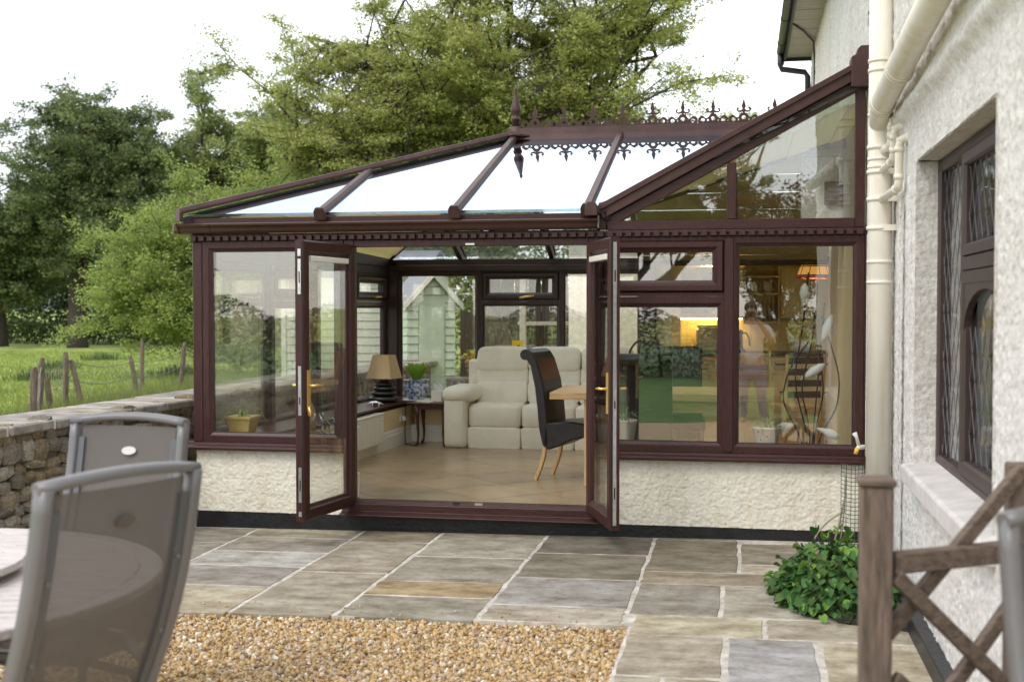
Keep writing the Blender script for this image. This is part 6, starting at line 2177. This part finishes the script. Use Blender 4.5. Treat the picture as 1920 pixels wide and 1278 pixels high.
for s in range(8):
    a0, a1 = ang + math.pi / 4 * s + .004, ang + math.pi / 4 * (s + 1) - .004
    q = [tc0 + Vector((math.cos(a0 + (a1 - a0) * t / 8), math.sin(a0 + (a1 - a0) * t / 8), 0)) * tr0 for t in range(9)]
    q += [tc0 + Vector((math.cos(a1 - (a1 - a0) * t / 8), math.sin(a1 - (a1 - a0) * t / 8), 0)) * (ri + .002) for t in range(9)]
    MB().prism([p - Vector((0, 0, .032)) for p in q], (0, 0, .034)).build('rim_piece', teak, tab, bevel=.005)
for s in range(4):
    a0 = ang + math.pi / 4 + s * math.pi / 2
    d = Vector((math.cos(a0), math.sin(a0), 0))
    MB().beam(tc0 + d * .10 + Vector((0, 0, -.10)), tc0 + d * .60 + Vector((0, 0, -.72 - .02)), .07, .05, d, -.02).build('leg', black_plastic, tab, bevel=.006)
MB().lathe(tc0 - Vector((0, 0, .12)), [(.16, 0), (.18, .02), (.30, .08), (.30, .086)], 20).build('hub', black_plastic, tab)
lz_ = thing('lazy_susan', 'round teak lazy susan tray in the middle of the garden table', 'lazy susan', tuple(tc0))
lc = tc0 + Vector((.06, .02, .004))
MB().lathe(lc, [(.10, -.001), (.10, .03)], 20).build('turntable', black_plastic, lz_)
rl = .46
k = -rl + .05
while k < rl - .06:
    m0 = math.sqrt(rl * rl * .82 - max(abs(k), abs(k + .055)) ** 2) if rl * rl * .82 > max(abs(k), abs(k + .055)) ** 2 else 0
    if m0 > .04:
        q = [lc + ax_ * -m0 + ay_ * k, lc + ax_ * m0 + ay_ * k, lc + ax_ * m0 + ay_ * (k + .055), lc + ax_ * -m0 + ay_ * (k + .055)]
        MB().prism([p + Vector((0, 0, .030)) for p in q], (0, 0, .022)).build('slat', teak, lz_, bevel=.003)
    k += .062
m = MB()
for s in range(36):
    a0, a1 = 2 * math.pi * s / 36, 2 * math.pi * (s + 1) / 36
    q = [lc + Vector((math.cos(a0), math.sin(a0), 0)) * rl, lc + Vector((math.cos(a1), math.sin(a1), 0)) * rl, lc + Vector((math.cos(a1), math.sin(a1), 0)) * (rl - .07), lc + Vector((math.cos(a0), math.sin(a0), 0)) * (rl - .07)]
    m.prism([p + Vector((0, 0, .0305)) for p in q], (0, 0, .025))
m.build('rim', teak, lz_, smooth=False)

# low trellis fence at the right
tre = thing('trellis_fence', 'weathered timber trellis fence with crossed bars beside the house wall', 'trellis', (.385, -5.30, 0))
pA, pB = Vector((.385, -5.33, 0)), Vector((.86, -5.0, 0))
MB().box(.340, .430, -5.375, -5.285, -.05, 1.165).build('post', weathered, tre, bevel=.006)
MB().prism([(.330, -5.385, 1.166), (.440, -5.385, 1.166), (.440, -5.275, 1.166), (.330, -5.275, 1.166)], (0, 0, .022)).build('post_cap', weathered_h, tre, bevel=.006)
MB().box(.815, .895, -5.04, -4.96, -.05, 1.20).build('post', weathered, tre, bevel=.006)
MB().beam((.43, -5.33, .905), (.86, -5.05, .905), .05, .062).build('rail', weathered_h, tre, bevel=.005)
MB().beam((.43, -5.33, .10), (.86, -5.05, .10), .05, .062).build('rail', weathered_h, tre, bevel=.005)
for (a, za, b, zb, o) in ((0, .90, 1, .45, .018), (0, .28, 1, .80, -.018), (0, .60, 1, .13, .018), (0, .72, 1, 1.18, -.018), (0, .13, .45, .35, -.018)):
    q0, q1 = Vector((.43, -5.33, za)).lerp(Vector((.86, -5.05, za)), a), Vector((.43, -5.33, zb)).lerp(Vector((.86, -5.05, zb)), b)
    nn_ = Vector((.55, -.84, 0))
    MB().beam(q0 + nn_ * o, q1 + nn_ * o, .045, .030, nn_, -.015).build('lattice_bar', weathered_h, tre, bevel=.003)

# leafy plant against the wall foot
lp = thing('leafy_plant', 'clump of round-leaved green ground plant at the foot of the house wall', 'plant', (.55, -1.75, 0))
mat('pale_stem', (.42, .36, .27), .8)
lmats = [leaf_mat('round_leaf_dark', (.072, .150, .040), .5, .25), leaf_mat('round_leaf_fresh', (.20, .30, .05), .45, .3)]
lme = []
for mi in range(2):
    for v in range(2):
        V, F = [Vector((0, 0, 0))], []
        K = 10
        for i in range(K):
            a = 2 * math.pi * i / K
            V.append(Vector((.5 + .5 * math.cos(a) * (1.12 if i == 0 else 1.0 if abs(a - math.pi) > .5 else .82), .40 * math.sin(a) * (1 + .10 * math.sin(5 * a + v)), (.20 + .08 * v) * abs(math.sin(a)) - .10 * math.cos(a) ** 2 + .05 * math.cos(3 * a + v))))
        V[0] = Vector((.5, 0, 0))
        F = [[0, 1 + i, 1 + (i + 1) % K] for i in range(K)]
        me = mesh_from_arrays('leaf', np.array([tuple(p) for p in V]), F, True)
        me.materials.append(lmats[mi])
        lme.append(me)
for k in range(290):
    a = rnd.uniform(0, 6.28)
    r_ = math.sqrt(rnd.random())
    lob = 1 + .22 * math.sin(3 * a + 1) + .12 * math.sin(7 * a)
    x, y = .52 + r_ * math.cos(a) * .38 * lob, -1.72 + r_ * math.sin(a) * .58 * lob
    if x > .86:
        x = .86 - rnd.random() * .1
    hmax = .33 * (1 - r_ ** 2 * .9) + .04 + rnd.uniform(-.04, .06) + (.10 if y > -1.4 and x > .4 else 0)
    z = hmax * rnd.uniform(.35, 1.0)
    fresh = (z > .24 and rnd.random() < .6) or rnd.random() < .2
    me = lme[(2 if fresh else 0) + rnd.randint(0, 1)]
    o = link('leaf', me, lp)
    o.location = (x - .52, y + 1.75, z)
    s = rnd.uniform(.04, .10) * (.85 if fresh else 1)
    o.scale = (s, s * rnd.uniform(.7, 1.1), s * rnd.uniform(.6, 1.6))
    out = math.atan2(y + 1.72, x - .5)
    o.rotation_euler = (rnd.uniform(-.7, .7), rnd.uniform(-.2, 1.0), out + rnd.uniform(-.9, .9))
for k in range(14):
    a = rnd.uniform(0, 6.28)
    p = Vector((.55, -1.7, 0))
    MB().tube([p, p + Vector((.15 * math.cos(a), .25 * math.sin(a), .15)), p + Vector((.30 * math.cos(a), .5 * math.sin(a), .25))], .004, 4).build('stem', soil, lp)
V_, F_, n0 = [], [], 0
small = [Vector(v.co) for v in lme[0].vertices]
for k in range(900):
    a, r_ = rnd.uniform(0, 6.28), math.sqrt(rnd.random())
    x, y = .52 + r_ * math.cos(a) * .37, -1.72 + r_ * math.sin(a) * .60
    x = min(x, .88)
    z = ((.30 * (1 - r_ ** 2 * .9)) + .04) * rnd.uniform(.1, .95)
    s = rnd.uniform(.035, .085)
    Mx = Matrix.Translation((x - .52, y + 1.75, z)) @ Matrix.Rotation(math.atan2(y + 1.72, x - .5) + rnd.uniform(-1.2, 1.2), 4, 'Z') @ Matrix.Rotation(rnd.uniform(.0, 1.0), 4, 'Y') @ Matrix.Rotation(rnd.uniform(-.6, .6), 4, 'X') @ Matrix.Scale(s, 4)
    V_ += [tuple(Mx @ v) for v in small]
    F_ += [[n0 + i for i in p.vertices] for p in lme[0].polygons]
    n0 += len(small)
o = link('undergrowth', mesh_from_arrays('undergrowth', np.array(V_), F_, True), lp, lmats[0])
o['kind'] = 'stuff'
for k in range(40):
    a = rnd.uniform(0, 6.28)
    x, y = .70 + rnd.uniform(-.30, .16), -1.75 + rnd.uniform(-.66, .5)
    l_ = rnd.uniform(.03, .10)
    MB().tube([(x, y, .03), (x + l_ * math.cos(a), y + l_ * math.sin(a), .035 + rnd.uniform(0, .02))], .0025, 4).build('dead_twig', MATS['pale_stem'], lp)
bed = MB().prism([(.50, -2.35, -.02), (.885, -2.5, -.02), (.885, -1.1, -.02), (.60, -1.1, -.02)], (0, 0, .045)).build('soil_bed', soil, None, kind='structure')

# green wire mesh and bare climber stems in the corner
wm = thing('wire_mesh', 'green plastic-coated wire netting standing in the corner behind the trellis post', 'netting', (.72, -.42, 0))
gw_m = mat('green_wire', (.05, .085, .05), .5)
m = MB()
for k in range(12):
    x = .66 + k * .028
    y = -.44 - .10 * math.sin(k * .55)
    m.tube([(x, y, .0), (x + .004 * math.sin(k), y, .62)], .0022, 4, cap=False)
m.build('upright_wire', gw_m, wm)
m = MB()
for j in range(22):
    z = .03 + j * .028
    m.tube([(.66 + k * .028, -.44 - .10 * math.sin(k * .55), z) for k in range(12)], .0022, 4, cap=False)
m.build('cross_wire', gw_m, wm)
cs = thing('climber_stems', 'pale bare climber stems leaning on the black plinth', 'stems', (.62, -.30, 0))
for (p, q, r_) in (((.50, -.12, .03), (.56, -.10, .16), (.70, -.25, .26)), ((.62, -.22, 0), (.66, -.30, .14), (.68, -.36, .34)), ((.66, -.30, 0), (.70, -.34, .3), (.69, -.40, .55))):
    MB().tube(bez(Vector(p), Vector(q), Vector(r_), 6), .007, 6).build('stem', mat('pale_stem', (.42, .36, .27), .8) if 'pale_stem' not in MATS else MATS['pale_stem'], cs)

# outdoor tap at the end of the window sill
tap = thing('garden_tap', 'small white and yellow garden tap by the end of the brown window sill', 'tap', (.80, -.14, .70))
MB().tube([(.86, -.10, .70), (.80, -.15, .70), (.79, -.17, .69)], [.016, .018, .014], 10).build('body', white_gloss, tap)
MB().tube([(.80, -.15, .71), (.785, -.155, .77), (.77, -.16, .80)], [.014, .012, .018], 10).build('lever', white_gloss, tap)
MB().tube([(.79, -.172, .695), (.775, -.178, .655)], [.017, .014], 10).build('hose_connector', mat('yellow_plastic', (.75, .48, .08), .4), tap)

# yellow sticker on the back window
stk = thing('window_sticker', 'small yellow square sticker on the back window above the sofa', 'sticker', (-2.5, 4.64, 1.18))
MB().box(-2.60, -2.47, 4.632, 4.634, 1.19, 1.31).build('sheet', mat('yellow_sticker', (.80, .55, .02), .5), stk)
MB().prism([(-2.55, 4.6312, 1.225), (-2.53, 4.6312, 1.26), (-2.51, 4.6312, 1.245), (-2.50, 4.6312, 1.275), (-2.515, 4.6312, 1.225)], (0, .0005, 0)).build('emblem', dark_metal, stk)

# ------------------------------------------------------------------ what lies behind the camera (mirrored in the windows)
tree('tree', 'open-branched garden tree on the lawn behind the patio', (-3.6, -27, -.05), 3.0, .30, [(0, 0, 6.0, 4.0, 3.5, 2.6), (3.4, 0, 6.6, 2.8, 3, 2.0), (-2, 0, 4.6, 3, 3, 1.6)], 10, 9, 9, 90000, .12, lf_mid, bark_dark, 52, .30, .5, bare=.3)
tree('tree', 'low dark domed tree at the left end of the garden lawn', (-15.0, -19.0, -.05), 1.0, .16, [(0, 0, 1.8, 1.9, 1.6, 1.3)], 9, 8, 8, 36000, .11, lf_dark, bark_dark, 53, .36, .5)
tree('tree', 'russet-leaved tree at the middle of the garden lawn', (.9, -25, -.05), 1.8, .20, [(0, 0, 3.9, 2.0, 1.8, 1.4)], 9, 9, 9, 30000, .11, leaf_mat('russet_leaf', (.20, .12, .03), .5), bark_dark, 54, .30, .5)
hedge('hedge', 'clipped dark garden hedge across the end of the lawn', -22, 14, -21.5, 2.1, .7, 40000, .12, leaf_mat('leaf_yew', (.030, .045, .018), .5), 55)

# photographer standing behind the camera
def skin_body(name, joints, edges, parent, material, sub=2):
    me = bpy.data.meshes.new(name)
    inv = root_inv(parent)
    me.from_pydata([tuple(inv @ Vector(j[0])) for j in joints], edges, [])
    o = link(name, me, parent)
    sk = o.modifiers.new('skin', 'SKIN')
    sk.use_smooth_shade = True
    sd = me.skin_vertices[0].data if me.skin_vertices else None
    if sd is None:
        me.attributes
    for i, j in enumerate(joints):
        me.skin_vertices[0].data[i].radius = j[1] if isinstance(j[1], tuple) else (j[1], j[1])
    me.skin_vertices[0].data[0].use_root = True
    su = o.modifiers.new('subsurf', 'SUBSURF')
    su.levels = su.render_levels = sub
    dg = bpy.context.evaluated_depsgraph_get()
    em = bpy.data.meshes.new_from_object(o.evaluated_get(dg))
    o.modifiers.clear()
    o.data = em
    em.materials.clear()
    em.materials.append(material)
    em.polygons.foreach_set('use_smooth', [True] * len(em.polygons))
    return o
skinm = mat('skin', (.50, .29, .20), .5)
per = thing('person', 'photographer in a white t-shirt and blue jeans holding a camera to the face', 'person', (.12, -9.54, -.10))
B = Vector((.12, -9.54, -.10))
def J(x, y, z, r_):
    return (B + Vector((x, y, z)), r_)
joints = [J(0, 0, .98, (.155, .11)), J(0, .0, 1.18, (.135, .10)), J(0, .01, 1.40, (.17, .11)), J(0, .01, 1.52, (.075, .07)), J(0, .03, 1.60, (.058, .06)), J(0, .05, 1.71, (.078, .095)), J(0, .04, 1.82, (.065, .08)),
          J(-.19, .0, 1.46, .06), J(-.30, .05, 1.22, .047), J(-.13, .25, 1.50, .034), J(-.08, .30, 1.60, .030),
          J(.19, .0, 1.46, .06), J(.30, .05, 1.22, .047), J(.13, .25, 1.50, .034), J(.08, .30, 1.60, .030),
          J(-.10, 0, .90, .095), J(-.13, .02, .52, .062), J(-.15, -.02, .10, .042), J(-.16, .12, .04, .035),
          J(.10, 0, .90, .095), J(.13, .02, .52, .062), J(.15, -.02, .10, .042), J(.16, .12, .04, .035)]
edges = [(0, 1), (1, 2), (2, 3), (3, 4), (4, 5), (5, 6), (2, 7), (7, 8), (8, 9), (9, 10), (2, 11), (11, 12), (12, 13), (13, 14), (0, 15), (15, 16), (16, 17), (17, 18), (0, 19), (19, 20), (20, 21), (21, 22)]
skin_body('body', joints, edges, per, skinm)
shirt = [J(0, 0, .88, (.185, .135)), J(0, 0, 1.18, (.165, .125)), J(0, .01, 1.40, (.19, .125)), J(0, .01, 1.50, (.09, .085)), J(-.20, .0, 1.45, .078), J(-.27, .03, 1.28, .075), J(.20, .0, 1.45, .078), J(.27, .03, 1.28, .075)]
skin_body('shirt', shirt, [(0, 1), (1, 2), (2, 3), (2, 4), (4, 5), (2, 6), (6, 7)], per, mat('white_cotton', (.78, .78, .80), .8))
jeans = [J(0, 0, .95, (.165, .12)), J(-.10, 0, .86, .108), J(-.13, .02, .52, .078), J(-.15, -.02, .09, .060), J(.10, 0, .86, .108), J(.13, .02, .52, .078), J(.15, -.02, .09, .060)]
skin_body('jeans', jeans, [(0, 1), (1, 2), (2, 3), (0, 4), (4, 5), (5, 6)], per, mat('blue_denim', (.07, .13, .32), .8, var=.25, vscale=20))
hr = MB().cushion(B + Vector((0, .0, 1.80)), (.19, .21, .20), .9, .9, 18, 12).build('hair', mat('brown_hair', (.05, .03, .02), .6), per)
for s in (-1, 1):
    hc_ = B + Vector((s * .085, .32, 1.63))
    for f in range(4):
        z = .012 + f * .019
        MB().tube([hc_ + Vector((0, -.01, z)), hc_ + Vector((-s * .012, .035, z + .002)), hc_ + Vector((-s * .045, .045, z))], [.0095, .0085, .007], 6).build('finger', skinm, per)
    MB().tube([hc_ + Vector((0, -.03, .0)), hc_ + Vector((-s * .03, -.03, .04)), hc_ + Vector((-s * .05, -.02, .05))], [.012, .010, .008], 6).build('thumb', skinm, per)
    MB().cushion(B + Vector((s * .16, .07, .035)), (.10, .27, .085), .7, .7, 14, 10).build('shoe', black_plastic, per)
cm = thing('photo_camera', 'black camera held to the photographer\'s face', 'camera', (.12, -9.2, 1.52))
cb = B + Vector((0, .31, 1.68))
MB().box(cb.x - .07, cb.x + .07, cb.y - .03, cb.y + .03, cb.z - .05, cb.z + .05).build('body', black_plastic, cm, bevel=.01)
# lens not needed forward of the view point: a short barrel
MB().tube([cb + Vector((0, .03, -.005)), cb + Vector((0, .085, -.005))], [.035, .034], 18).build('lens', black_plastic, cm)
